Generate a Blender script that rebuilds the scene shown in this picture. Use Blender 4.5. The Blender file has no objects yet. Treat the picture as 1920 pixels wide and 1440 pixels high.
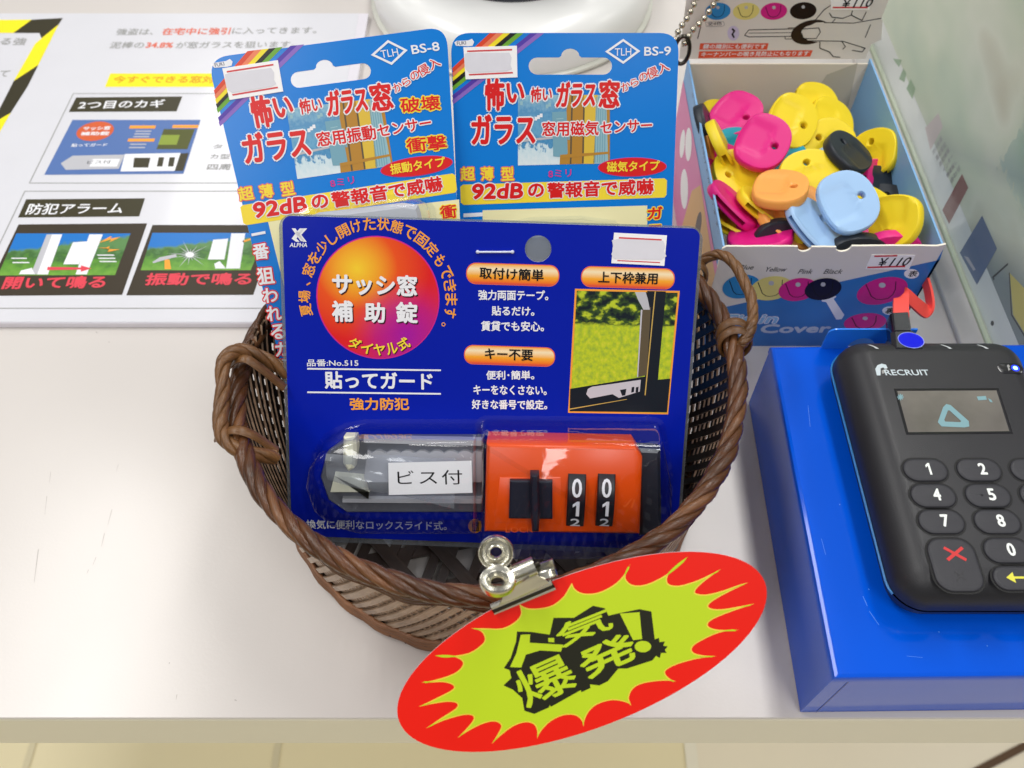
import bpy, math, random
import numpy as np
from mathutils import Matrix, Vector
from mathutils.geometry import tessellate_polygon

S = 0.0012                      # metres per layout unit
SC = bpy.context.scene
COL = SC.collection
rnd = random.Random(7)
sin, cos, pi = math.sin, math.cos, math.pi

# ------------------------------------------------------------------ camera, world, lights, exposure
F, CX, CY = 1640.0, 960.0, 720.0
TH = math.radians(54.9)
CAM = np.array([0.0, 0.0, 265.0])
RIGHT = np.array([1.0, 0, 0]); UP = np.array([0, sin(TH), cos(TH)]); FWD = np.array([0, cos(TH), -sin(TH)])
cd = bpy.data.cameras.new('camera'); cam = bpy.data.objects.new('camera', cd); COL.objects.link(cam)
cd.sensor_width = 36; cd.lens = F / 1920 * 36; cd.clip_start = 0.01; cd.clip_end = 100
cam.location = CAM * S; cam.rotation_euler = (pi / 2 - TH, 0, 0)
cd.dof.use_dof = True; cd.dof.focus_distance = 255 * S; cd.dof.aperture_fstop = 19
SC.camera = cam

w = bpy.data.worlds.new('World'); SC.world = w; w.use_nodes = True
wn = w.node_tree; wn.nodes.clear()
wo = wn.nodes.new('ShaderNodeOutputWorld'); wb = wn.nodes.new('ShaderNodeBackground')
wt = wn.nodes.new('ShaderNodeTexCoord'); wsx = wn.nodes.new('ShaderNodeSeparateXYZ'); wr = wn.nodes.new('ShaderNodeValToRGB')
wmr = wn.nodes.new('ShaderNodeMapRange'); wmr.inputs[1].default_value = -1
wr.color_ramp.elements[0].color = (.30, .275, .24, 1); wr.color_ramp.elements[0].position = .2
wr.color_ramp.elements[1].color = (.80, .80, .80, 1); wr.color_ramp.elements[1].position = .95
e = wr.color_ramp.elements.new(.52); e.color = (.34, .33, .32, 1)
wn.links.new(wt.outputs['Generated'], wsx.inputs[0]); wn.links.new(wsx.outputs[2], wmr.inputs[0])
wn.links.new(wmr.outputs[0], wr.inputs[0]); wn.links.new(wr.outputs[0], wb.inputs[0]); wn.links.new(wb.outputs[0], wo.inputs[0])
wb.inputs[1].default_value = 0.40

def area(name, loc, size, power, color=(1, .985, .955)):
    l = bpy.data.lights.new(name, 'AREA'); l.shape = 'RECTANGLE'; l.size, l.size_y = size; l.energy = power; l.color = color
    o = bpy.data.objects.new(name, l); COL.objects.link(o); o.location = loc
    return o
# fluorescent ceiling panels 1.7 m above the counter; weaker ones unseen, added for highlights
for (x, y, p) in ((-1.10, 0.62, 20), (0.55, 1.15, 16), (0.55, -1.0, 15), (-1.10, -1.3, 13), (2.1, 0.5, 13), (-2.6, -0.4, 7), (-1.10, 2.6, 7), (0.55, 3.0, 6), (2.1, -1.6, 8), (-2.6, 1.9, 6)):
    area('ceiling_and_fill_lamp', (x, y, 1.95), (0.32, 1.25), p)
SC.view_settings.view_transform = 'Standard'; SC.view_settings.look = 'None'
SC.view_settings.exposure = 0.0; SC.view_settings.gamma = 1.0; SC.view_settings.use_curve_mapping = False
SC.render.engine = 'CYCLES'
SC.cycles.transparent_max_bounces = 24; SC.cycles.max_bounces = 10
SC.cycles.use_denoising = True

# ------------------------------------------------------------------ materials
def lin(c):
    c = c / 255
    return c / 12.92 if c <= .04045 else ((c + .055) / 1.055) ** 2.4
def rgb(c): return (lin(c[0]), lin(c[1]), lin(c[2]), 1)
MATS = {}
def mat(name, c, rough=.4, metal=0, coat=0, var=.05, scale=40, bump=0, bscale=400, spec=.5, trans=0, emit=0, sss=0):
    """procedural principled material: colour with a little noise in it, roughness variation, optional bump"""
    if name in MATS: return MATS[name]
    m = bpy.data.materials.new(name); m.use_nodes = True; n = m.node_tree.nodes; L = m.node_tree.links
    p = n['Principled BSDF']
    tc = n.new('ShaderNodeTexCoord'); nz = n.new('ShaderNodeTexNoise'); nz.inputs['Scale'].default_value = scale; nz.inputs['Detail'].default_value = 4
    L.new(tc.outputs['Object'], nz.inputs['Vector'])
    mx = n.new('ShaderNodeMix'); mx.data_type = 'RGBA'
    b = rgb(c); mx.inputs[6].default_value = tuple(x * (1 - var) for x in b[:3]) + (1,); mx.inputs[7].default_value = tuple(min(1, x * (1 + var)) for x in b[:3]) + (1,)
    L.new(nz.outputs['Fac'], mx.inputs[0]); L.new(mx.outputs[2], p.inputs['Base Color'])
    mr = n.new('ShaderNodeMapRange'); mr.inputs[3].default_value = max(.02, rough * .85); mr.inputs[4].default_value = min(1, rough * 1.15)
    L.new(nz.outputs['Fac'], mr.inputs[0]); L.new(mr.outputs[0], p.inputs['Roughness'])
    p.inputs['Metallic'].default_value = metal; p.inputs['Specular IOR Level'].default_value = spec
    p.inputs['Coat Weight'].default_value = coat; p.inputs['Coat Roughness'].default_value = .06
    p.inputs['Transmission Weight'].default_value = trans
    if sss: p.inputs['Subsurface Weight'].default_value = sss; p.inputs['Subsurface Radius'].default_value = (.003, .003, .003)
    if emit:
        p.inputs['Emission Color'].default_value = b; p.inputs['Emission Strength'].default_value = emit
    if bump:
        nb = n.new('ShaderNodeTexNoise'); nb.inputs['Scale'].default_value = bscale; nb.inputs['Detail'].default_value = 5
        L.new(tc.outputs['Object'], nb.inputs['Vector'])
        bp = n.new('ShaderNodeBump'); bp.inputs['Strength'].default_value = bump; bp.inputs['Distance'].default_value = .0006
        L.new(nb.outputs['Fac'], bp.inputs['Height']); L.new(bp.outputs[0], p.inputs['Normal'])
    MATS[name] = m
    return m

def clear_plastic(name, tint=(250, 252, 255), ior=1.5, rough=.04, haze=0.0):
    m = bpy.data.materials.new(name); m.use_nodes = True; n = m.node_tree.nodes; L = m.node_tree.links; n.clear()
    o = n.new('ShaderNodeOutputMaterial'); t = n.new('ShaderNodeBsdfTransparent'); g = n.new('ShaderNodeBsdfGlossy'); fr = n.new('ShaderNodeLayerWeight'); mx = n.new('ShaderNodeMixShader')
    t.inputs[0].default_value = rgb(tint); g.inputs['Roughness'].default_value = rough; fr.inputs[0].default_value = .5
    tc = n.new('ShaderNodeTexCoord'); nz = n.new('ShaderNodeTexNoise'); nz.inputs['Scale'].default_value = 120
    L.new(tc.outputs['Object'], nz.inputs['Vector'])
    bp = n.new('ShaderNodeBump'); bp.inputs['Strength'].default_value = .25; bp.inputs['Distance'].default_value = .0005
    L.new(nz.outputs['Fac'], bp.inputs['Height']); L.new(bp.outputs[0], g.inputs['Normal']); L.new(bp.outputs[0], fr.inputs['Normal'])
    pw = n.new('ShaderNodeMath'); pw.operation = 'POWER'; pw.inputs[1].default_value = 2.7; L.new(fr.outputs['Facing'], pw.inputs[0])
    ma = n.new('ShaderNodeMath'); ma.operation = 'MULTIPLY_ADD'; ma.inputs[1].default_value = .8; ma.inputs[2].default_value = .05; L.new(pw.outputs[0], ma.inputs[0]); L.new(ma.outputs[0], mx.inputs[0])
    if haze:
        d = n.new('ShaderNodeBsdfDiffuse'); d.inputs[0].default_value = (.8, .82, .85, 1); m2 = n.new('ShaderNodeMixShader'); m2.inputs[0].default_value = haze
        L.new(t.outputs[0], m2.inputs[1]); L.new(d.outputs[0], m2.inputs[2]); L.new(m2.outputs[0], mx.inputs[1])
    else:
        L.new(t.outputs[0], mx.inputs[1])
    L.new(g.outputs[0], mx.inputs[2]); L.new(mx.outputs[0], o.inputs[0])
    return m

def uvmat(name, build, rough=.25, coat=.0, spec=.22):
    """printed artwork whose colours come from the UV of the printed patch"""
    m = bpy.data.materials.new(name); m.use_nodes = True; n = m.node_tree.nodes; L = m.node_tree.links
    p = n['Principled BSDF']; p.inputs['Roughness'].default_value = rough; p.inputs['Coat Weight'].default_value = coat; p.inputs['Specular IOR Level'].default_value = spec
    p.inputs['Coat Roughness'].default_value = .08
    uv = n.new('ShaderNodeUVMap'); uv.uv_map = 'UVMap'
    L.new(build(n, L, uv.outputs[0]), p.inputs['Base Color'])
    return m
def ramp(n, stops):
    r = n.new('ShaderNodeValToRGB'); els = r.color_ramp.elements
    while len(els) > 1: els.remove(els[-1])
    els[0].position = stops[0][0]; els[0].color = rgb(stops[0][1])
    for q, c in stops[1:]:
        e = els.new(q); e.color = rgb(c)
    return r
def noise(n, L, vec, scale, detail=4, sx=1, sy=1):
    mp = n.new('ShaderNodeMapping'); mp.inputs['Scale'].default_value = (sx, sy, 1); L.new(vec, mp.inputs[0])
    z = n.new('ShaderNodeTexNoise'); z.inputs['Scale'].default_value = scale; z.inputs['Detail'].default_value = detail; L.new(mp.outputs[0], z.inputs['Vector'])
    return z.outputs['Fac']

# ------------------------------------------------------------------ frames and mesh building
def V(*a): return np.array(a, float)
class Frame:
    def __init__(s, o, ex, ey):
        s.o = V(*o); ex = V(*ex); s.ex = ex / np.linalg.norm(ex); ey = V(*ey); ey = ey - s.ex * (ey @ s.ex); s.ey = ey / np.linalg.norm(ey); s.ez = np.cross(s.ex, s.ey)
    def W(s, x, y, h=0): return s.o + s.ex * x + s.ey * y + s.ez * h
    def px(s, u, v, h=0):
        """where the sight line of photo point (u, v) meets this plane (raised by h): local x, y"""
        d = RIGHT * (u - CX) / F - UP * (v - CY) / F + FWD
        t = ((s.o + s.ez * h - CAM) @ s.ez) / (d @ s.ez)
        p = CAM + d * t - s.o
        return (p @ s.ex, p @ s.ey)
    def P(s, pts, h=0): return [s.px(u, v, h) for u, v in pts]
    def scale(s, u, v):
        a = V(*s.px(u, v)); b = V(*s.px(u, v + 1)); return np.linalg.norm(a - b)
    def matrix(s, at=(0, 0)):
        o = s.W(*at) * S
        return Matrix(((s.ex[0], s.ey[0], s.ez[0], o[0]), (s.ex[1], s.ey[1], s.ez[1], o[1]), (s.ex[2], s.ey[2], s.ez[2], o[2]), (0, 0, 0, 1)))
def ray_at(u, v, z):
    d = RIGHT * (u - CX) / F - UP * (v - CY) / F + FWD
    return CAM + d * (z - CAM[2]) / d[2]
def ray_D(u, v, D): return CAM + D * (RIGHT * (u - CX) / F - UP * (v - CY) / F + FWD)
FLAT = Frame((0, 0, 0), (1, 0, 0), (0, 1, 0))

WM = {}
def thing(name, label, cat, loc=(0, 0, 0), group=None, M=None, kind=None):
    o = bpy.data.objects.new(name, None); COL.objects.link(o); o.empty_display_size = .01
    if M is None: M = Matrix.Translation(Vector(tuple(x * S for x in loc)))
    o.matrix_world = M; WM[o.name] = M.inverted()
    if label: o['label'] = label
    if cat: o['category'] = cat
    if group: o['group'] = group
    if kind: o['kind'] = kind
    return o

TXT = {}
def glyphs(s, bold, spacing=1.0):
    k = (s, bold, spacing)
    if k not in TXT:
        c = bpy.data.curves.new('t', 'FONT'); c.body = s; c.resolution_u = 3; c.space_character = spacing
        o = bpy.data.objects.new('t', c); m = o.to_mesh()
        v = np.array([x.co[:2] for x in m.vertices]); f = [tuple(p.vertices) for p in m.polygons]
        o.to_mesh_clear(); bpy.data.objects.remove(o); bpy.data.curves.remove(c)
        lo, hi = v.min(0), v.max(0); v = (v - lo) / np.maximum(hi - lo, 1e-6)
        TXT[k] = (v, f)
    return TXT[k]

def one(mb, x0, y0, x1, y1, h, m):
    w_, k = x1 - x0, y1 - y0; mb.poly([(x0 + w_ * a, y0 + k * c) for a, c in ((.52, 0), (1, 0), (1, 1), (.62, 1), (0, .8), (0, .6), (.52, .76))], h, m)

def rrect(x0, y0, x1, y1, r, n=6):
    out = []
    for cx, cy, a0 in ((x1 - r, y0 + r, -90), (x1 - r, y1 - r, 0), (x0 + r, y1 - r, 90), (x0 + r, y0 + r, 180)):
        for i in range(n + 1):
            a = math.radians(a0 + 90 * i / n); out.append((cx + r * cos(a), cy + r * sin(a)))
    return out
def ell(cx, cy, rx, ry, n=40, rot=0):
    c, s_ = cos(rot), sin(rot)
    return [(cx + rx * cos(t) * c - ry * sin(t) * s_, cy + rx * cos(t) * s_ + ry * sin(t) * c) for t in [2 * pi * i / n for i in range(n)]]
def area2(p): return sum(p[i][0] * p[(i + 1) % len(p)][1] - p[(i + 1) % len(p)][0] * p[i][1] for i in range(len(p)))
def ccw(p): return list(p) if area2(p) > 0 else list(p)[::-1]
def inset(p, d):
    p = [V(*q) for q in p]; out = []; n = len(p)
    for i in range(n):
        a, b, c = p[i - 1], p[i], p[(i + 1) % n]
        e1 = b - a; e2 = c - b; l1 = np.linalg.norm(e1); l2 = np.linalg.norm(e2)
        n1 = V(-e1[1], e1[0]) / max(l1, 1e-9); n2 = V(-e2[1], e2[0]) / max(l2, 1e-9)
        m = n1 + n2; m = m / max(np.linalg.norm(m), 1e-9); k = max(.4, m @ n1)
        out.append(tuple(b + m * d / k))
    return out

class MB:
    def __init__(s, fr=FLAT): s.v = []; s.f = []; s.m = []; s.uv = []; s.mats = []; s.fr = fr
    def mi(s, m):
        if m not in s.mats: s.mats.append(m)
        return s.mats.index(m)
    def face(s, idx, m, uv=None): s.f.append(tuple(idx)); s.m.append(s.mi(m)); s.uv.append(uv)
    def poly(s, pts, h, m, holes=(), fr=None):
        fr = fr or s.fr; pts = ccw(pts); b = len(s.v)
        A = np.array(pts); lo = A.min(0); hi = A.max(0); sp = np.maximum(hi - lo, 1e-6)
        uvf = lambda q: ((q[0] - lo[0]) / sp[0], (q[1] - lo[1]) / sp[1])
        hf = h if callable(h) else (lambda x, y: h)
        if holes:
            loops = [pts] + [list(q) for q in holes]; flat = [q for l in loops for q in l]
            for q in flat: s.v.append(fr.W(q[0], q[1], hf(*q)))
            for t in tessellate_polygon([[Vector((q[0], q[1], 0)) for q in l] for l in loops]):
                a, c, d = (V(*flat[i]) for i in t)
                if (c[0] - a[0]) * (d[1] - a[1]) - (c[1] - a[1]) * (d[0] - a[0]) < 0: t = t[::-1]
                s.face([b + i for i in t], m, [uvf(flat[i]) for i in t])
        else:
            for q in pts: s.v.append(fr.W(q[0], q[1], hf(*q)))
            n = len(pts); conv = n <= 4 or all((pts[i][0] - pts[i - 1][0]) * (pts[(i + 1) % n][1] - pts[i][1]) - (pts[i][1] - pts[i - 1][1]) * (pts[(i + 1) % n][0] - pts[i][0]) >= -1e-9 for i in range(n))
            if conv: s.face(range(b, b + n), m, [uvf(q) for q in pts])
            else:
                for t in tessellate_polygon([[Vector((q[0], q[1], 0)) for q in pts]]):
                    a, c, d = (V(*pts[i]) for i in t)
                    if (c[0] - a[0]) * (d[1] - a[1]) - (c[1] - a[1]) * (d[0] - a[0]) < 0: t = t[::-1]
                    s.face([b + i for i in t], m, [uvf(pts[i]) for i in t])
    def rings(s, rings, m, cap0=True, cap1=True, closed=True):
        """rings: lists of world points, lofted in order"""
        b = len(s.v); n = len(rings[0])
        for r in rings: s.v.extend(r)
        for k in range(len(rings) - 1):
            for i in range(n if closed else n - 1):
                j = (i + 1) % n
                s.face((b + k * n + i, b + k * n + j, b + (k + 1) * n + j, b + (k + 1) * n + i), m, [(k / 4, i / n), (k / 4, (i + 1) / n), ((k + 1) / 4, (i + 1) / n), ((k + 1) / 4, i / n)])
        if cap0: s.face([b + i for i in range(n)][::-1], m, [(0, 0)] * n)
        if cap1: s.face([b + (len(rings) - 1) * n + i for i in range(n)], m, [(0, 0)] * n)
    def loft(s, pts, levels, m, fr=None, cap0=True, cap1=True):
        """levels: (inset, height) pairs from bottom to top on a plane outline"""
        fr = fr or s.fr; pts = ccw(pts)
        s.rings([[fr.W(x, y, h) for x, y in (inset(pts, d) if d else pts)] for d, h in levels], m, cap0, cap1)
    def prism(s, pts, h0, h1, m, holes=(), fr=None, side=None):
        fr = fr or s.fr; pts = ccw(pts)
        s.poly(pts, h1, m, holes, fr)
        for lp in [pts] + [ccw(q)[::-1] for q in holes]:
            s.rings([[fr.W(x, y, h0) for x, y in lp], [fr.W(x, y, h1) for x, y in lp]], side or m, False, False)
        if not holes: s.rings([[fr.W(x, y, h0) for x, y in pts]] , m, True, False)
    def box(s, x0, y0, z0, x1, y1, z1, m, c=0, fr=None):
        p = [(x0, y0), (x1, y0), (x1, y1), (x0, y1)]
        s.loft(p, [(c, z0), (0, z0 + c), (0, z1 - c), (c, z1)] if c else [(0, z0), (0, z1)], m, fr)
    def tube(s, path, r, m, n=8, closed=False, flat=1.0, up=None, cap=True):
        path = [V(*p) for p in path]; k = len(path); R = []
        for i, p in enumerate(path):
            t = path[(i + 1) % k] - path[i - 1] if closed or 0 < i < k - 1 else (path[1] - path[0] if i == 0 else path[-1] - path[-2])
            t = t / max(np.linalg.norm(t), 1e-9)
            u = up[i] if up is not None else V(.03, .05, 1)
            a = u - t * (u @ t); a = a / max(np.linalg.norm(a), 1e-9); b = np.cross(t, a)
            rr = r[i] if hasattr(r, '__len__') else r
            R.append([p + a * cos(2 * pi * j / n) * rr * flat + b * sin(2 * pi * j / n) * rr for j in range(n)])
        if closed: R.append(R[0])
        s.rings(R, m, cap and not closed, cap and not closed)
    def ball(s, c, r, m, n=10, k=6, sq=(1, 1, 1)):
        c = V(*c); s.rings([[c + V(sq[0] * r * sin(pi * (j + .02) / (k + .04)) * cos(2 * pi * i / n), sq[1] * r * sin(pi * (j + .02) / (k + .04)) * sin(2 * pi * i / n), -sq[2] * r * cos(pi * (j + .02) / (k + .04))) for i in range(n)] for j in range(k + 1)], m)
    # --- writing: ink box of the string is mapped on the parallelogram BL, BR, TL (local plane units)
    def put(s, txt, BL, BR, TL, h, m, bold=.012, outline=None, fr=None, spacing=1.0):
        fr = fr or s.fr; BL, BR, TL = V(*BL), V(*BR), V(*TL); g, f = glyphs(txt, 0, spacing); hl_ = np.linalg.norm(TL - BL); br_ = bold * hl_ * 1.15; ins_ = (BR - BL) / max(np.linalg.norm(BR - BL), 1e-9) * br_; inu = (TL - BL) / max(hl_, 1e-9) * br_; BL, BR, TL = BL + ins_ + inu, BR - ins_ + inu, TL + ins_ - inu
        hf = h if callable(h) else (lambda x, y: h)
        Q = BL + g[:, :1] * (BR - BL) + g[:, 1:2] * (TL - BL)
        if outline:
            r, om = outline
            for k in range(8):
                o = V(cos(k * pi / 4), sin(k * pi / 4)) * (r + br_); b = len(s.v)
                s.v.extend(fr.W(q[0] + o[0], q[1] + o[1], hf(*q) - .045 + .004 * k) for q in Q)
                for t in f: s.face([b + i for i in t], om)
        for k, o in enumerate([(0, 0)] + ([(br_ * cos(pi * j / 4), br_ * sin(pi * j / 4)) for j in range(8)] if br_ > .015 else [])):
            b = len(s.v); s.v.extend(fr.W(q[0] + o[0], q[1] + o[1], hf(*q) + .003 * k) for q in Q)
            for t in f: s.face([b + i for i in t], m)
    def T(s, txt, bl, br, hp, h, m, bold=.012, outline=None, fr=None, lean=0, plane=0, spacing=1.0):
        """bl, br: photo points of the baseline's ends, hp: letter height in photo pixels"""
        fr = fr or s.fr; B = V(*fr.px(*bl, plane)); E_ = V(*fr.px(*br, plane)); x = E_ - B; x = x / np.linalg.norm(x)
        y = V(-x[1], x[0]); k = hp * np.linalg.norm(V(*fr.px(bl[0], bl[1] - 10, plane)) - B) / 10
        s.put(txt, B, E_, B + y * k + x * k * lean, h, m, bold, outline, fr, spacing)
    def pp(s, pts, h, m, holes=(), fr=None, plane=0): s.poly((fr or s.fr).P(pts, plane), h, m, holes, fr)
    def build(s, name, parent=None, smooth=None, label=None, cat=None, group=None, kind=None):
        me = bpy.data.meshes.new(name)
        inv = WM[parent.name] if parent else Matrix.Identity(4)
        A = np.array(s.v) * S; I = np.array(inv)
        A = A @ I[:3, :3].T + I[:3, 3]
        me.from_pydata([tuple(a) for a in A], [], s.f)
        for m in s.mats: me.materials.append(m)
        me.polygons.foreach_set('material_index', s.m)
        ul = me.uv_layers.new(name='UVMap'); buf = []
        for p, u in zip(s.f, s.uv): buf.extend([c for q in (u or [(0, 0)] * len(p)) for c in q])
        ul.data.foreach_set('uv', buf)
        if smooth:
            me.polygons.foreach_set('use_smooth', [True] * len(me.polygons)); me.set_sharp_from_angle(angle=math.radians(smooth))
        me.update()
        o = bpy.data.objects.new(name, me); COL.objects.link(o)
        if parent: o.parent = parent; WM[o.name] = inv
        if label: o['label'] = label
        if cat: o['category'] = cat
        if group: o['group'] = group
        if kind: o['kind'] = kind
        return o

# ------------------------------------------------------------------ shared inks and stocks
def ink(name, c, rough=.3, coat=.0): return mat(name, c, rough=rough, coat=coat, var=.03, spec=.22)
WHITE = ink('white_ink', (240, 240, 244)); RED = ink('red_ink', (222, 28, 30)); YEL = ink('yellow_ink', (250, 222, 60)); BLACK = ink('black_ink', (18, 18, 22))
ORG = ink('orange_ink', (250, 165, 60)); NAVY = ink('navy_ink', (20, 25, 90)); GREY = ink('grey_ink', (158, 158, 156)); PINK = ink('magenta_ink', (215, 40, 140))
SKYB = ink('sky_ink', (50, 140, 205)); PALEY = ink('pale_yellow_ink', (228, 215, 130)); CREAM = ink('cream_card', (243, 236, 185)); LGREY = ink('light_grey_ink', (190, 190, 196))
PAPER = mat('white_paper', (236, 236, 240), rough=.5, var=.02, bump=.05)
PAPERL = mat('laminated_paper', (220, 220, 226), rough=.25, coat=.35, var=.03, bump=.12, bscale=50)
CLEAR = clear_plastic('clear_blister', rough=.05)
CLEAR2 = clear_plastic('clear_edge', tint=(205, 212, 222), rough=.12, haze=.12)
SMUDGE = mat('faded_sticker_patch', (224, 222, 230), rough=.5, var=.05, scale=300)
STICK = mat('sticker_paper', (252, 250, 250), rough=.45, var=.02)
REDLINE = mat('sticker_red', (214, 60, 66), rough=.45)

# ================================================================== SETTING
LAM = bpy.data.materials.new('counter_laminate'); LAM.use_nodes = True
def _lam(m):
    n = m.node_tree.nodes; L = m.node_tree.links; p = n['Principled BSDF']
    tc = n.new('ShaderNodeTexCoord')
    z = noise(n, L, tc.outputs['Object'], 5, 5); z2 = noise(n, L, tc.outputs['Object'], 14, 3, 1, .6)
    r = ramp(n, [(.3, (206, 200, 196)), (.7, (213, 207, 202))]); L.new(z, r.inputs[0]); L.new(r.outputs[0], p.inputs['Base Color'])
    mr = n.new('ShaderNodeMapRange'); mr.inputs[3].default_value = .19; mr.inputs[4].default_value = .29; L.new(z2, mr.inputs[0]); L.new(mr.outputs[0], p.inputs['Roughness'])
    nb = noise(n, L, tc.outputs['Object'], 900, 4); bp = n.new('ShaderNodeBump'); bp.inputs['Strength'].default_value = .06; bp.inputs['Distance'].default_value = .0004
    L.new(nb, bp.inputs['Height']); L.new(bp.outputs[0], p.inputs['Normal'])
_lam(LAM)
EDGE = mat('edge_banding', (240, 234, 214), rough=.4, var=.04, scale=8)
GAP = mat('dark_seam', (45, 28, 28), rough=.8)
SCUFF = mat('scuff_mark', (168, 160, 155), rough=.6)
ct = thing('counter', None, None, (0, 67, 0), kind='structure')
b = MB(); b.box(-620, 67, -1.4, 620, 760, 0, LAM, .25); b.build('counter_top', ct)
b = MB(); b.box(-620, 67.7, -2.7, 620, 755, -1.4, GAP); b.build('dark_seam', ct)
b = MB(); b.box(-620, 67.1, -31, 620, 755, -2.7, EDGE, .3); b.build('edge_band', ct)
b = MB()
for (u0, v0, u1, v1, wd) in ((95, 885, 93, 905, .25), (88, 930, 84, 965, .25), (72, 1030, 64, 1092, .35), (222, 870, 218, 884, .2), (210, 955, 202, 985, .25), (196, 1000, 190, 1025, .25), (180, 1045, 174, 1060, .25), (166, 1068, 163, 1076, .3), (205, 640, 204, 643, .4), (318, 1242, 317, 1245, .5), (332, 1302, 330, 1312, .3), (440, 1312, 444, 1314, .5), (180, 622, 183, 625, .5)):
    a = V(*FLAT.px(u0, v0)); c = V(*FLAT.px(u1, v1)); d = (c - a) / np.linalg.norm(c - a); nn = V(-d[1], d[0]) * wd * .35
    b.poly([tuple(a + nn), tuple(a - nn), tuple(c - nn * .4), tuple(c + nn * .4)], .02, SCUFF)
b.build('scuff_mark', ct)

TILE = mat('floor_tile', (238, 226, 186), rough=.35, var=.06, scale=3); TILE2 = mat('floor_tile_grey', (240, 230, 206), rough=.35, var=.06, scale=3); GROUT = mat('floor_joint', (218, 208, 174), rough=.7); BROWN = mat('brown_floor_line', (92, 66, 40), rough=.6)
fl = thing('floor', None, None, (0, 0, -800), kind='structure')
ff = Frame((0, 0, -800), (1, 0, 0), (0, 1, 0)); b = MB(ff)
b.poly([(-6000, -6000), (6000, -6000), (6000, 4000), (-6000, 4000)], 0, TILE); b.build('floor_tile', fl)
b = MB(ff)
for u in (55, 518):
    x = ff.px(u, 1420)[0]; b.poly([(x - 4, -6000), (x + 4, -6000), (x + 4, 4000), (x - 4, 4000)], 1.5, GROUT)
x = ff.px(1296, 1420)[0]; b.poly([(x - 7, -6000), (x + 7, -6000), (x + 7, 4000), (x - 7, 4000)], 2.5, EDGE)
b.poly([(x + 7, -6000), (6000, -6000), (6000, 4000), (x + 7, 4000)], 1.6, TILE2)
p0 = ff.px(1843, 1440); p1 = ff.px(1925, 1397); d = V(*p1) - V(*p0); p2 = V(*p0) - d * 6; p1 = V(*p0) + d * 4; nn = V(-d[1], d[0]) / np.linalg.norm(d) * 4
b.poly([tuple(p2 + nn), tuple(p2 - nn), tuple(p1 - nn), tuple(p1 + nn)], 4, BROWN)
b.build('floor_joint', fl)

# ================================================================== BASKET
def bamboo(name, a, bb, rough=.33):
    m = bpy.data.materials.new(name); m.use_nodes = True; n = m.node_tree.nodes; L = m.node_tree.links; p = n['Principled BSDF']
    uv = n.new('ShaderNodeUVMap'); uv.uv_map = 'UVMap'
    z = noise(n, L, uv.outputs[0], 5, 5, .5, 5)
    tc = n.new('ShaderNodeTexCoord'); z3 = noise(n, L, tc.outputs['Object'], 70, 3)
    ad = n.new('ShaderNodeMath'); ad.operation = 'MULTIPLY_ADD'; ad.inputs[1].default_value = .5; L.new(z, ad.inputs[0])
    mu = n.new('ShaderNodeMath'); mu.operation = 'MULTIPLY'; mu.inputs[1].default_value = .5; L.new(z3, mu.inputs[0]); L.new(mu.outputs[0], ad.inputs[2])
    r = ramp(n, [(.3, a), (.68, bb)]); L.new(ad.outputs[0], r.inputs[0]); L.new(r.outputs[0], p.inputs['Base Color'])
    p.inputs['Roughness'].default_value = rough; p.inputs['Specular IOR Level'].default_value = .45
    bp = n.new('ShaderNodeBump'); bp.inputs['Strength'].default_value = .35; bp.inputs['Distance'].default_value = .0004; L.new(z, bp.inputs['Height']); L.new(bp.outputs[0], p.inputs['Normal'])
    return m
RIMB = bamboo('rim_bamboo', (46, 26, 14), (104, 64, 36), .26); RIMB2 = bamboo('rim_bamboo_dark', (44, 25, 14), (98, 60, 33), .28); RIMB3 = bamboo('rim_bamboo_pale', (66, 40, 22), (128, 84, 50), .3); HANB = bamboo('handle_bamboo', (62, 38, 20), (132, 92, 54), .32)
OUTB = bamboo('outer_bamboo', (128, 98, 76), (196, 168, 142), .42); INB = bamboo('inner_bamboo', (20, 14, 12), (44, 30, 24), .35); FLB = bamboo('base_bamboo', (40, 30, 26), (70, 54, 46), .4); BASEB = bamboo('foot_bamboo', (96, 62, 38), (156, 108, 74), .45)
BX, BY, BA, BB, BZ = -7.4, 150.5, 72.5, 69.5, 60.0
bk = thing('woven_basket', 'round dark brown woven bamboo basket with twisted rim and two small loop handles', 'basket', (BX, BY, 0))
def rope(mb, path, R, r, nst, twists, m, closed, flat=1.0, ph=0, steps=None):
    path = [V(*p) for p in path]; k = len(path)
    for sidx in range(nst):
        pts = []; ups = []
        for i, p in enumerate(path):
            t = path[(i + 1) % k] - path[i - 1] if closed or 0 < i < k - 1 else (path[1] - path[0] if i == 0 else path[-1] - path[-2])
            t = t / np.linalg.norm(t); u = V(.02, .03, 1); a = u - t * (u @ t); a = a / np.linalg.norm(a); c = np.cross(t, a)
            f_ = i / k if closed else i / (k - 1); an = 2 * pi * (twists * f_ + sidx / nst) + ph
            o = a * cos(an) + c * sin(an); pts.append(p + o * R); ups.append(o)
        kk = rnd.uniform(.9, 1.12); ph_ = rnd.uniform(0, 6); mb.tube(pts, [r * kk * (1 + .10 * sin(i * .21 + ph_) + .05 * sin(i * .9 + 2 * ph_)) for i in range(k)], m[sidx % len(m)] if isinstance(m, tuple) else m, 10, closed, flat, ups)
b = MB()
rimp = [(BX + (BA + .5 * sin(5 * t)) * cos(t), BY + (BB + .5 * cos(4 * t)) * sin(t), BZ + .7 * sin(3 * t + 1) - 6 * math.exp(-((t - 2.75) / .5) ** 2) - 3 * math.exp(-((t - 1.6) / .7) ** 2)) for t in [2 * pi * i / 360 for i in range(360)]]
rope(b, rimp, 1.62, 1.5, 4, 15, (RIMB, RIMB2, RIMB, RIMB3), True, .85)
b.tube(rimp, 1.35, INB, 8, True)
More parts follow.
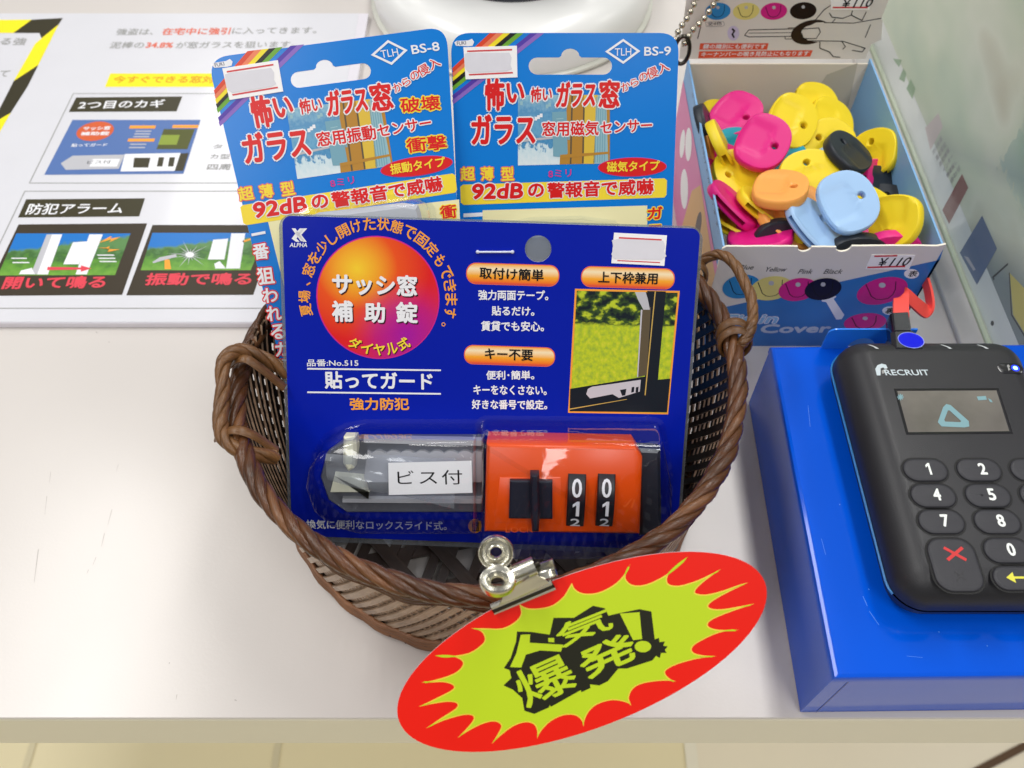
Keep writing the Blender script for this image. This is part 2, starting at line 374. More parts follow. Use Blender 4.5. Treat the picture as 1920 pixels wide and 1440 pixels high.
b.build('twisted_rim', bk, 60)
# wall: two families of steep split-bamboo strands crossing each other, dark inside, pale outside
def wall_pt(t, z, dr=0):
    f_ = z / 58.0; k = .928 + .072 * (1 - (1 - f_) ** 1.7)
    return V(BX + (BA - 1.0) * k * cos(t) + dr * cos(t), BY + (BB - 1.0) * k * sin(t) + dr * sin(t), z)
b = MB(); NS = 100; ZS = 16
for fam in (0, 1):
    for i in range(NS):
        t0 = 2 * pi * (i + .5 * fam) / NS + rnd.uniform(-.006, .006); sgn = 1 if fam == 0 else -1; hw = (.95 + rnd.uniform(-.15, .15)) * .0172
        z0 = 1.5; ring = []
        for k in range(ZS + 1):
            z = z0 + (58 - z0) * k / ZS; t = t0 + sgn * .42 * k / ZS; dr = .55 * sgn
            ring.append((wall_pt(t - hw, z, dr - .3), wall_pt(t + hw, z, dr - .3), wall_pt(t + hw, z, dr + .35), wall_pt(t - hw, z, dr + .35)))
        base = len(b.v)
        for q in ring: b.v.extend(q)
        for k in range(ZS):
            o = base + 4 * k
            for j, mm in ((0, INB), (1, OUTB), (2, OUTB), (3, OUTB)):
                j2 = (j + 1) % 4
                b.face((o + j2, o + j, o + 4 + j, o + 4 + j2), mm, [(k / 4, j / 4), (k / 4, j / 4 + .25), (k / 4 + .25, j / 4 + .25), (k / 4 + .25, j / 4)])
b.build('woven_wall', bk)
b = MB()
for z, r_ in ((51.5, .8), (54.0, 1.0), (56.5, 1.1)):
    b.tube([wall_pt(2 * pi * i / 160, z + .7 * sin(i * .55), 1.3 + .5 * sin(i * .9)) for i in range(160)], r_, RIMB, 8, True, .8)
b.build('upper_binding', bk, 60)
b = MB()
for z, dr, r_ in ((1.8, 1.2, 1.6), (4.6, 1.6, 1.4), (7.2, 1.3, 1.1), (9.3, 1.2, .8)):
    b.tube([wall_pt(2 * pi * i / 160, z + .35 * sin(i * .7 + z), dr + .3 * sin(i * 1.3)) for i in range(160)], r_, BASEB, 8, True, .9)
b.build('foot_ring', bk, 60)
b = MB(); ra, rb = BA * .94, BB * .94
for fam in range(3):
    an = math.radians(12 + 60 * fam); dx, dy = cos(an), sin(an)
    for k in range(-8, 9):
        for off in (-2.3, 2.3) if fam == 1 else (0,):
            q = k * 13.5 + off + 3.3 * fam; A = (dx / ra) ** 2 + (dy / rb) ** 2; Bq = 2 * (-dy * q * dx / ra ** 2 + dx * q * dy / rb ** 2); Cq = (dy * q / ra) ** 2 + (dx * q / rb) ** 2 - 1; ds = Bq * Bq - 4 * A * Cq
            if ds < 4 * A * .02: continue
            s0, s1 = (-Bq - ds ** .5) / 2 / A, (-Bq + ds ** .5) / 2 / A; n_ = 14
            hw = 2.1 if fam != 1 else 1.6
            pts = []
            for i in range(n_ + 1):
                s_ = s0 + (s1 - s0) * i / n_; pts.append((BX - dy * q + dx * s_, BY + dx * q + dy * s_, 3.0 + fam * .75 + .35 * sin(s_ * .6 + k * 2)))
            R = [[V(x - dy * hw, y + dx * hw, z), V(x + dy * hw, y - dx * hw, z), V(x + dy * hw, y - dx * hw, z + .55), V(x - dy * hw, y + dx * hw, z + .55)] for x, y, z in pts]
            b.rings(R, FLB)
b.build('lattice_base', bk)
def smoothpath(p, n):
    p = [V(*q) for q in p]; p = [2 * p[0] - p[1]] + p + [2 * p[-1] - p[-2]]; out = []
    m = len(p) - 3
    for i in range(n + 1):
        x = m * i / n; k = min(int(x), m - 1); t = x - k; a, b_, c, d = p[k:k + 4]
        out.append(.5 * ((2 * b_) + (c - a) * t + (2 * a - 5 * b_ + 4 * c - d) * t * t + (3 * b_ - a - 3 * c + d) * t ** 3))
    return out
hl = [(-66, 152, 53), (-72, 153.5, 59), (-78.5, 153, 64), (-82, 148, 65), (-81.2, 140, 63), (-80.4, 131, 62), (-78.5, 125, 61), (-73, 122, 59), (-66, 124, 53)]
b = MB(); rope(b, smoothpath(hl, 90), 1.2, 1.45, 3, 3.5, HANB, False, .75)
for (p, q) in (((-77, 150, 64.5), (-67, 147, 54)), ((-76.5, 127, 62.5), (-66, 126, 53))):
    b.tube(smoothpath([(p[0] - 6, p[1] + 1, p[2] - 6), p, ((p[0] + q[0]) / 2, (p[1] + q[1]) / 2, 61), q], 14), 1.45, HANB, 8, False, .4)
b.build('loop_handle', bk, 60)
hr = [(54, 184, 54), (58, 189, 60), (63, 189.5, 65.5), (67.5, 185, 67), (70.5, 177, 66), (71.8, 169, 65), (70.5, 162, 64), (68, 157.5, 62.5), (65.5, 157, 60)]
b = MB(); rope(b, smoothpath(hr, 90), .85, 1.15, 3, 4.5, HANB, False, .75)
for dy in (0, 3.2):
    b.tube([(65.8 + 4.6 * cos(t), 158.5 + dy + 1.5 * sin(t), 60.5 + 4.4 * sin(t)) for t in [2 * pi * i / 24 for i in range(24)]], 1.45, HANB, 8, True, .5, [V(cos(2 * pi * i / 24), 0, sin(2 * pi * i / 24)) for i in range(24)])
b.tube([(56.5 + 4.4 * cos(t), 186 + 1.5 * sin(t), 59.5 + 4.4 * sin(t)) for t in [2 * pi * i / 24 for i in range(24)]], 1.8, HANB, 8, True, .5, [V(cos(2 * pi * i / 24), 0, sin(2 * pi * i / 24)) for i in range(24)])
b.tube([(62.2, 161.2, 58), (64, 160.5, 60), (65, 160, 61)], 1.1, HANB, 6, False, .5)
b.build('loop_handle', bk, 60)

# ================================================================== LOCK PACKAGE (blue card in front)
K = 0.966
q = [CAM + K * (V(*p) - CAM) for p in ((-67.4, 187.8, 83.7), (54.5, 183.1, 83.1), (51.9, 116.5, 8.1), (-70, 121.2, 8.7))]
LF = Frame(q[3], q[1] - q[0], (q[0] - q[3]))
BLUE = mat('blue_card_print', (6, 30, 165), rough=.2, coat=0, var=.06, scale=25, spec=.16)
lp = thing('window_lock_package', 'dark blue blister card with orange dial lock and red sphere, foremost in the basket', 'package', M=LF.matrix())
x0, y0 = LF.px(549, 1003); x1, y1 = LF.px(1267, 1030); x2, y2 = LF.px(1312, 428); x3, y3 = LF.px(529, 404)
CW, CH = (x1 + x2) / 2, (y2 + y3) / 2
X0 = (x0 + x3) / 2; Y0 = (y0 + y1) / 2
card = rrect(X0, Y0, CW, CH, 2.6)
hc = LF.px(1009, 466); hole = ell(hc[0], hc[1], 3.75, 3.75, 28)
b = MB(LF); b.prism(card, 0, .5, BLUE, [hole], side=PAPER); b.build('backing_card', lp)
b = MB(LF); b.loft(rrect(X0 - 1.2, Y0 - 2.0, CW + 1.0, CH + .5, 4), [(0, -1.1), (0, -.25)], CLEAR2, cap1=True); b.build('clear_backing', lp)
h1, h2, h3 = .56, .62, .68
def dist_uv(n, L, uv, c, k):
    vm = n.new('ShaderNodeVectorMath'); vm.operation = 'DISTANCE'; L.new(uv, vm.inputs[0]); vm.inputs[1].default_value = (c[0], c[1], 0)
    mu = n.new('ShaderNodeMath'); mu.operation = 'MULTIPLY'; mu.inputs[1].default_value = k; L.new(vm.outputs['Value'], mu.inputs[0]); return mu.outputs[0]
def _sph(n, L, uv):
    r = ramp(n, [(0, (250, 208, 50)), (.2, (246, 168, 42)), (.42, (238, 84, 30)), (.75, (224, 34, 36)), (1, (222, 40, 60))]); L.new(dist_uv(n, L, uv, (.33, .74), 1.25), r.inputs[0])
    r2 = ramp(n, [(0, (165, 24, 160)), (.5, (165, 24, 160)), (1, (230, 40, 40))]); dd = dist_uv(n, L, uv, (.74, .2), 1.9); L.new(dd, r2.inputs[0])
    f_ = ramp(n, [(0, (255, 255, 255)), (1, (0, 0, 0))]); L.new(dd, f_.inputs[0])
    mx = n.new('ShaderNodeMix'); mx.data_type = 'RGBA'; L.new(f_.outputs[0], mx.inputs[0]); L.new(r.outputs[0], mx.inputs[6]); L.new(r2.outputs[0], mx.inputs[7]); return mx.outputs[2]
SPH = uvmat('sphere_print', _sph)
def _pill(n, L, uv):
    sx = n.new('ShaderNodeSeparateXYZ'); L.new(uv, sx.inputs[0]); r = ramp(n, [(0, (222, 60, 70)), (.12, (244, 120, 40)), (.4, (250, 172, 50)), (.75, (252, 232, 190)), (1, (250, 176, 70))]); L.new(sx.outputs[1], r.inputs[0]); return r.outputs[0]
PILL = uvmat('pill_print', _pill)
def _garden(n, L, uv):
    sx = n.new('ShaderNodeSeparateXYZ'); L.new(uv, sx.inputs[0])
    z = noise(n, L, uv, 9, 6, 1, 1.6); g = ramp(n, [(.4, (24, 34, 40)), (.52, (60, 84, 40)), (.62, (190, 205, 50))]); L.new(z, g.inputs[0])
    z2 = noise(n, L, uv, 22, 5); g2 = ramp(n, [(.3, (150, 176, 60)), (.55, (190, 205, 44)), (.8, (222, 214, 70))]); L.new(z2, g2.inputs[0])
    r = ramp(n, [(.715, (0, 0, 0)), (.735, (255, 255, 255))])
    ad = n.new('ShaderNodeMath'); ad.operation = 'MULTIPLY_ADD'; ad.inputs[1].default_value = .12; L.new(z, ad.inputs[0]); sb = n.new('ShaderNodeMath'); sb.operation = 'SUBTRACT'; sb.inputs[1].default_value = .06; L.new(sx.outputs[1], sb.inputs[0]); L.new(sb.outputs[0], ad.inputs[2]); L.new(ad.outputs[0], r.inputs[0])
    mx = n.new('ShaderNodeMix'); mx.data_type = 'RGBA'; L.new(r.outputs[0], mx.inputs[0]); L.new(g2.outputs[0], mx.inputs[6]); L.new(g.outputs[0], mx.inputs[7]); return mx.outputs[2]
GARD = uvmat('garden_photo_print', _garden)
# round badge
b = MB(LF); sc_ = LF.px(709, 559); rs = abs(LF.px(822, 560)[0] - LF.px(596, 556)[0]) / 2
b.poly(ell(sc_[0], sc_[1], rs + .35, rs + .35, 64), h1 - .02, PINK); b.poly(ell(sc_[0], sc_[1], rs, rs, 64), h1 + .02, SPH); b.build('sphere_badge', lp)
# lettering
SHD = ink('shadow_ink', (60, 16, 30))
b = MB(LF)
for t_, bl, br, hp in (('サッシ窓', (624, 551), (783, 556), 40), ('補', (624, 603), (664, 603), 40), ('助', (684, 604), (723, 605), 38), ('錠', (743, 605), (784, 606), 40)):
    b.T(t_, (bl[0] + 2, bl[1] + 2.5), (br[0] + 2, br[1] + 2.5), hp, h2 + .02, SHD, .03); b.T(t_, bl, br, hp, h3 + .02, WHITE, .03)
arc = '夏場、窓を少し開けた状態で固定もできます。'
for i, ch in enumerate(arc):
    a = math.radians(191 - 10.55 * i); r_ = rs * 1.115; k = 3.55 if ch not in '、。' else 1.2
    rr_ = r_ + (1.75 if ch not in '、。' else .8)
    c = V(sc_[0] + rr_ * cos(a), sc_[1] + rr_ * sin(a)); up = V(cos(a), sin(a)); rt = V(sin(a), -cos(a)); ww = k * (.8 if ch in 'しけもす' else 1)
    BLp = c - rt * ww / 2 - up * k / 2
    b.put(ch, BLp, BLp + rt * ww, BLp + up * k, h2, ORG, .016)
for i, ch in enumerate('ダイヤル式'):
    a = math.radians(243 + 14.2 * i); c = V(sc_[0] + rs * .86 * cos(a), sc_[1] + rs * .86 * sin(a)); up = -V(cos(a), sin(a)); rt = V(up[1], -up[0]); k = 3.4; BLp = c - rt * k / 2 - up * k / 2
    b.put(ch, BLp + V(.25, -.25), BLp + rt * k + V(.25, -.25), BLp + up * k + V(.25, -.25), h2 + .02, SHD, .02); b.put(ch, BLp, BLp + rt * k, BLp + up * k, h3 + .02, YEL, .02)
b.T('品番:No.515', (577, 686), (673, 686), 13, h2, WHITE, .012)
b.T('貼ってガード', (610, 728), (812, 731), 33, h2, WHITE, .026)
b.T('強力防犯', (657, 768), (768, 768), 23, h2, ORG, .024)
for v_, v2 in ((689, 692), (733, 736)):
    b.pp([(577, v_), (827, v2), (827, v2 + 3), (577, v_ + 3)], h2, WHITE)
b.T('換気に便利なロックスライド式。', (576, 990), (838, 993), 17, h2, WHITE, .012)
b.T('強力両面テープ。', (897, 562), (1028, 563), 19, h2, WHITE, .022); b.T('貼るだけ。', (922, 591), (1002, 592), 18, h2, WHITE, .022); b.T('賃貸でも安心。', (902, 620), (1020, 621), 19, h2, WHITE, .022)
b.T('便利･簡単。', (912, 711), (1002, 711), 17, h2, WHITE, .022); b.T('キーをなくさない。', (888, 739), (1025, 740), 18, h2, WHITE, .022); b.T('好きな番号で設定。', (885, 766), (1026, 767), 18, h2, WHITE, .022)
# maker's mark
for pts in ([(548, 428), (555, 428), (572, 452), (565, 452)], [(563, 428), (571, 428), (557, 447), (563, 453), (556, 453), (548, 447), (556, 436)], [(569, 428), (577, 428), (566, 440), (576, 453), (569, 453), (559, 440)]):
    b.pp(pts, h2, WHITE)
b.T('ALPHA', (544, 463), (577, 463), 8, h2, WHITE, .02, lean=.2)
b.build('printed_lettering', lp)
# slogan pills
for (u0, u1, vt, vb, dv, txt, tb) in ((876, 1047, 494, 531, 4, '取付け簡単', ((899, 522), (1019, 527), 22)), (872, 1039, 648, 681, 4, 'キー不要', ((909, 673), (999, 676), 21)), (1091, 1263, 501, 537, 3, '上下枠兼用', ((1121, 530), (1232, 533), 22))):
    A = LF.px(u0, (vt + vb) / 2); B = LF.px(u1, (vt + vb) / 2 + dv); hh = abs(LF.px(u0, vt)[1] - LF.px(u0, vb)[1]) / 2; cy = (A[1] + B[1]) / 2
    b = MB(LF); b.poly(rrect(A[0] - .25, cy - hh - .25, B[0] + .25, cy + hh + .25, hh, 10), h1 - .02, ink('pill_rim', (240, 110, 70))); b.poly(rrect(A[0], cy - hh, B[0], cy + hh, hh - .01, 10), h1 + .02, PILL)
    b.T(txt, tb[0], tb[1], tb[2], h3, BLACK, .02); b.build('slogan_pill', lp)
# photograph
b = MB(LF)
A = LF.px(1067, 772); B = LF.px(1273, 543)
pa = LF.P([(1078, 541), (1274, 545), (1252, 776), (1065, 773)])
b.poly(pa, h1, ORG); b.poly(inset(ccw(pa), .55), h1 + .05, GARD)
DK = ink('photo_dark', (24, 30, 40)); SIL = ink('photo_silver', (200, 196, 205)); BRZ = ink('photo_bronze', (96, 84, 64)); GLD = ink('photo_gold', (205, 170, 90))
b.pp([(1069, 728), (1209, 705), (1213, 545), (1248, 546), (1233, 711), (1256, 709), (1250, 772), (1068, 770)], h1 + .09, DK)
b.pp([(1204, 580), (1220, 575), (1212, 702), (1196, 706)], h1 + .13, BRZ); b.pp([(1201, 580), (1204, 580), (1196, 706), (1194, 706)], h1 + .15, SIL); b.pp([(1227, 546), (1229, 546), (1210, 740), (1208, 740)], h1 + .13, GLD)
b.pp([(1190, 547), (1210, 547), (1214, 560), (1218, 580), (1206, 580), (1196, 562)], h1 + .15, LGREY)
b.pp([(1102, 728), (1110, 724), (1153, 718), (1201, 711), (1199, 733), (1160, 745), (1148, 738), (1106, 746), (1099, 738)], h1 + .15, SIL); b.pp([(1162, 730), (1174, 728), (1172, 740), (1166, 741)], h1 + .18, DK)
for u in (1184, 1192): b.pp([(u, 725), (u + 5, 724), (u + 4, 734), (u - 1, 735)], h1 + .18, DK)
b.pp([(1068, 765), (1175, 747), (1175, 748), (1068, 767)], h1 + .15, GLD)
b.build('photo_print', lp)
# price sticker, plastic tag loop, locator dot
b = MB(LF); b.prism(LF.P([(1151, 436), (1250, 441), (1245, 498), (1146, 493)]), .5, .64, STICK)
b.pp([(1160, 444), (1240, 448), (1240, 451), (1160, 447)], .68, REDLINE); b.pp([(1157, 487), (1237, 491), (1237, 493), (1157, 489)], .68, REDLINE)
b.pp([(1147, 450), (1160, 447), (1243, 451), (1247, 462), (1244, 470), (1249, 480), (1240, 487), (1150, 485), (1146, 476), (1150, 465)], .7, SMUDGE); b.build('price_sticker', lp)
b = MB(LF); A = LF.px(896, 472); B = LF.px(961, 472); b.tube([LF.W(*A, .5), LF.W(A[0] + .3, A[1], .95), LF.W(B[0] - .3, B[1], .95), LF.W(*B, .5)], .3, mat('tag_nylon', (215, 220, 240), rough=.3)); b.ball(LF.W(*A, .8), .55, MATS['tag_nylon']); b.ball(LF.W(*B, .8), .55, MATS['tag_nylon']); b.build('nylon_tag', lp, 50)
b = MB(LF); c = LF.px(891, 985); b.poly(ell(c[0], c[1], 2.1, 2.3, 24), h1 + .02, ORG); b.T('位置', (885, 995), (899, 995), 18, h3, BLACK, .01); b.build('orange_dot', lp)
# the lock: orange body, knob, two number wheels
ORANGE = mat('orange_plastic', (244, 84, 8), rough=.3, var=.04, sss=.1); NAVYP = mat('navy_plastic', (26, 30, 46), rough=.4); WHEEL = mat('black_wheel', (22, 24, 32), rough=.35)
HB = 13.0
body = LF.P([(912, 832), (1192, 838), (1205, 858), (1200, 1003), (908, 999)], HB)
def ins_loft(mb, p, lv, m): mb.loft(p, lv, m, LF)
lk = MB(LF); lk.loft(body, [(0, .6), (0, HB - 1.2), (.4, HB - .4), (1.1, HB)], ORANGE)
pl = LF.P([(935, 893), (1053, 893), (1053, 983), (925, 981)], HB); lk.loft(pl, [(0, HB - .1), (.5, HB + .25)], ORANGE)
lock = lk.build('orange_lock_body', lp, 35)
b = MB(LF); b.T('LOCK', (948, 998), (1000, 998), 10, HB + .05, mat('orange_relief', (246, 96, 30), rough=.3), .01, plane=HB)
b.build('moulded_word', lock); b = MB(LF)
for pts in ([(1168, 947), (1172, 947), (1182, 935), (1186, 935), (1174, 951), (1168, 951)], [(1182, 952), (1186, 952), (1192, 936), (1188, 936)]): b.pp(pts, HB + .05, MATS['orange_relief'], plane=HB)
b.build('moulded_mark', lock)
b = MB(LF); b.loft(LF.P([(956, 901), (1036, 902), (1036, 974), (954, 973)], HB + 2), [(0, HB - .5), (0, HB + 1.6), (.5, HB + 2)], NAVYP)
b.loft(LF.P([(994, 890), (1011, 890), (1013, 960), (1010, 999), (998, 999), (994, 960)], HB + 5), [(0, HB + 1), (0, HB + 4), (.7, HB + 5)], NAVYP); b.build('slide_knob', lock, 35)
for (u0, u1) in ((1061, 1099), (1116, 1154)):
    p0 = LF.px(u0, 985, HB); p1 = LF.px(u1, 889, HB); cy = (p0[1] + p1[1]) / 2; hh = (p1[1] - p0[1]) / 2; R_ = hh * 1.02
    hf = lambda x, y, cy=cy, R_=R_, hh=hh: HB - R_ + 2.6 + math.sqrt(max(0, (R_ * 1.8) ** 2 - (y - cy) ** 2)) - R_ * .8 if abs(y - cy) <= hh * 1.2 else HB
    b = MB(LF); n_ = 16; R = []
    for i in range(n_ + 1):
        y = cy - hh + 2 * hh * i / n_; z = hf(0, y); R.append([LF.W(p0[0], y, HB - 2), LF.W(p0[0], y, z - .25), LF.W(p0[0] + .25, y, z), LF.W(p1[0] - .25, y, z), LF.W(p1[0], y, z - .25), LF.W(p1[0], y, HB - 2)])
    b.rings(R, WHEEL)
    wl = b.build('number_wheel', lock, 40)
    b = MB(LF); w_ = p1[0] - p0[0]
    for ch, f0, f1 in (('0', .61, .94), ('1', .245, .54), ('2', .015, .19)):
        ya, yb = cy - hh + 2 * hh * f0, cy - hh + 2 * hh * f1; xa = p0[0] + w_ * (.22 if ch != '1' else .3); xb = p0[0] + w_ * (.78 if ch != '1' else .68)
        if ch == '1': one(b, xa, ya, xb, yb, lambda x, y: hf(x, y) + .42, WHITE)
        else: b.put(ch, (xa, ya), (xb, ya), (xa, yb), lambda x, y: hf(x, y) + .42, WHITE, .02)
    for f0 in (.2, .575):
        yy = cy - hh + 2 * hh * f0; b.poly([(p0[0] + .3, yy - .15), (p1[0] - .3, yy - .15), (p1[0] - .3, yy + .15), (p0[0] + .3, yy + .15)], lambda x, y: hf(x, y) + .1, NAVYP)
    b.build('numeral', wl)
DKP = mat('smoked_plastic', (46, 50, 62), rough=.3)
b = MB(LF); b.loft(LF.P([(1196, 840), (1238, 842), (1240, 1000), (1198, 1004)], 6), [(0, .6), (0, 6), (1, 7)], DKP); b.build('end_cap', lp, 35)
ALU = mat('brushed_aluminium', (212, 212, 216), rough=.26, metal=.4, bump=.05); ALUD = mat('dark_aluminium', (118, 120, 128), rough=.3, metal=.4)
b = MB(LF)
rl = LF.P([(905, 822), (905, 962), (650, 962), (615, 938), (600, 895), (612, 850), (650, 822)], 5); b.loft(rl, [(0, .6), (0, 4.2), (.5, 5)], ALUD)
b.loft(LF.P([(905, 824), (905, 838), (680, 832), (680, 820)], 7), [(0, 4.5), (.3, 7)], ALU); b.loft(LF.P([(905, 934), (905, 946), (640, 944), (640, 934)], 7), [(0, 4.5), (.3, 7)], ALU)
sc2 = [(905, 846)]; 
for i in range(24): sc2.append((895 - i * 9, 845 + (4 if (i // 1) % 3 == 1 else -1)))
b.loft(LF.P(sc2 + [(680, 905), (905, 905)], 6), [(0, 4), (.2, 6.2)], ALU); b.build('slide_rail', lp, 35)
CRM = mat('cream_plastic', (222, 220, 196), rough=.35, sss=.1)
b = MB(LF); b.loft(LF.P([(643, 820), (666, 820), (668, 845), (663, 880), (652, 886), (642, 870)], 11), [(0, 6), (0, 10), (.8, 11)], CRM); b.loft(LF.P([(616, 925), (690, 925), (690, 930), (680, 895), (625, 890)], 8), [(0, 5), (.4, 8)], CRM); b.build('latch_piece', lp, 35)
BAG = clear_plastic('screw_bag_film', tint=(232, 236, 244), rough=.08, haze=.2)
b = MB(LF); g = LF.P([(610, 852), (853, 846), (852, 955), (640, 930), (612, 898)], 12); n_ = 10
A = LF.px(610, 852, 12); B = LF.px(853, 848, 12); C = LF.px(612, 905, 12); gr = []
for i in range(13):
    row = []
    for j in range(6):
        x = A[0] + (B[0] - A[0]) * i / 12; y = A[1] + (C[1] - A[1]) * j / 5 * (1 + .8 * i / 12); row.append(LF.W(x, y, 11.2 + .8 * sin(i * .8 + j) + .7 * sin(j * 2.1)))
    gr.append(row)
b.rings(gr, BAG, False, False, closed=False); b.build('screw_bag', lp, 60)
b = MB(LF); lb = LF.P([(728, 868), (884, 864), (886, 924), (729, 928)], 13); b.prism(lb, 12.9, 13.05, STICK); b.T('ビス付', (746, 909), (867, 908), 27, 13.1, BLACK, .0, plane=13, spacing=1.15); b.build('paper_label', lp)
# blister bubbles
b = MB(LF)
bub = LF.P([(902, 793), (902, 973), (690, 973), (640, 960), (604, 930), (589, 885), (594, 850), (615, 818), (650, 800), (690, 793)], 0)
b.loft(bub, [(-1.4, .75), (0, .85), (.3, 1.6), (.6, 3), (.9, 13.0), (1.2, 14.2), (1.7, 15.0), (2.5, 15.4)], CLEAR, LF, cap0=False)
bub2 = ccw(LF.P([(900, 786), (1236, 789), (1253, 880), (1250, 1012), (900, 1014)], 0))
def rounded(p, r, n=5):
    out = []
    for i in range(len(p)):
        a, c, d = V(*p[i - 1]), V(*p[i]), V(*p[(i + 1) % len(p)]); e0 = (a - c) / np.linalg.norm(a - c) * r; e1 = (d - c) / np.linalg.norm(d - c) * r
        out += [tuple(c + e0 * (1 - k / n) ** 2 + e1 * (k / n) ** 2) for k in range(n + 1)]
    return out
bub2 = rounded(bub2, 2.2)
b.loft(bub2, [(-1.4, .75), (0, .85), (.25, 1.6), (.5, 4), (1.3, 15.5), (1.5, 16.6), (1.9, 17.6), (2.5, 18.3), (3.3, 18.6)], CLEAR, LF, cap0=False)
b.build('clear_blister', lp, 40)

# ================================================================== SENSOR PACKAGES (two light blue cards)
LB = mat('light_blue_card', (12, 126, 218), rough=.22, coat=0, var=.05, scale=25, spec=.2)
def sensor(fr, label, TLp, TRp, LE, RE, left, hang):
    """TLp/TRp: top corners in the photo, LE/RE: a lower point on each side edge"""
    t = thing('alarm_sensor_package', label, 'package', M=fr.matrix(), group='light blue hanging alarm packages')
    a, b_ = V(*fr.px(*TLp)), V(*fr.px(*TRp)); l, r = V(*fr.px(*LE)), V(*fr.px(*RE))
    HT = 118
    lo = a + (l - a) / np.linalg.norm(l - a) * HT; ro = b_ + (r - b_) / np.linalg.norm(r - b_) * HT
    W_ = b_ - a; ux = W_ / np.linalg.norm(W_); uy = V(-ux[1], ux[0])
    rr_ = 6.0
    def corner(c, d1, d2): return [tuple(c + d1 * rr_ * (1 - i / 8) ** 2 + d2 * rr_ * (i / 8) ** 2) for i in range(9)]
    out = corner(b_, -ux, (ro - b_) / HT) + [tuple(ro), tuple(lo)] + corner(a, (lo - a) / HT, ux)
    out = ccw(out)
    hp = ccw(fr.P(hang)); b = MB(fr); b.prism(out, 0, .5, LB, [hp], side=PAPER); b.build('backing_card', t)
    return t
def slot_hole(x0, y0, x1, y1, r, cxm, rr):
    """euro hanging slot in photo pixels along the line (x0,y0)-(x1,y1)"""
    p0, p1 = V(x0, y0), V(x1, y1); d = (p1 - p0) / np.linalg.norm(p1 - p0); n_ = V(d[1], -d[0]); out = []
    for i in range(9):
        a = pi / 2 + pi * i / 8; out.append(p0 + d * r * cos(a) - n_ * r * sin(a) * 1.0)
    # now at upper side (n_ direction) of p0 : walk to bump and on
    out = out[:]; c = p0 + (p1 - p0) * cxm
    top = [c - d * (rr + 5) + n_ * r]
    for i in range(9):
        a = pi - pi * i / 8; top.append(c + d * rr * cos(a) + n_ * (r + rr * .95 * sin(a)))
    top.append(c + d * (rr + 5) + n_ * r); out += top
    for i in range(9):
        a = -pi / 2 + pi * i / 8; out.append(p1 + d * r * cos(a) + n_ * r * (-sin(a)) * 1.0)
    return out
def slot_poly(x0, y0, x1, y1, r, cxm, rr):
    p0, p1 = V(x0, y0), V(x1, y1); d = (p1 - p0) / np.linalg.norm(p1 - p0); n_ = V(d[1], -d[0]); out = []   # n_ = up in the photo
    for i in range(9):
        a = -pi / 2 - pi * i / 8; out.append(tuple(p0 + d * r * cos(a) + n_ * r * sin(a)))
    c = p0 + (p1 - p0) * cxm; out.append(tuple(c - d * (rr + 4) + n_ * r))
    for i in range(9):
        a = pi - pi * i / 8; out.append(tuple(c + d * rr * cos(a) + n_ * (r + 3 + rr * .8 * sin(a))))
    out.append(tuple(c + d * (rr + 4) + n_ * r))
    for i in range(9):
        a = pi / 2 - pi * i / 8; out.append(tuple(p1 + d * r * cos(a) + n_ * r * sin(a)))
    return out
def _winph(n, L, uv):
    sx = n.new('ShaderNodeSeparateXYZ'); L.new(uv, sx.inputs[0]); r = ramp(n, [(0, (225, 236, 240)), (.24, (205, 226, 234)), (.3, (70, 140, 190)), (.55, (110, 170, 205)), (.75, (90, 150, 195)), (1, (150, 195, 215))])
    z = noise(n, L, uv, 12, 4, 2, 1); ad = n.new('ShaderNodeMath'); ad.operation = 'MULTIPLY_ADD'; ad.inputs[1].default_value = .5; L.new(z, ad.inputs[0]); sb = n.new('ShaderNodeMath'); sb.operation = 'SUBTRACT'; sb.inputs[1].default_value = .25; L.new(sx.outputs[1], sb.inputs[0]); L.new(sb.outputs[0], ad.inputs[2]); L.new(ad.outputs[0], r.inputs[0]); return r.outputs[0]
WINP = uvmat('window_photo_print', _winph)
WOOD1 = ink('photo_wood', (186, 134, 50)); WOOD2 = ink('photo_wood_light', (226, 190, 66)); SENS = ink('photo_sensor', (120, 168, 186)); CURT = ink('photo_curtain', (150, 190, 200))
RB = [(222, 70, 40), (238, 130, 90), (246, 224, 40), (24, 26, 26), (110, 170, 50), (40, 130, 215), (84, 58, 170), (140, 105, 195)]
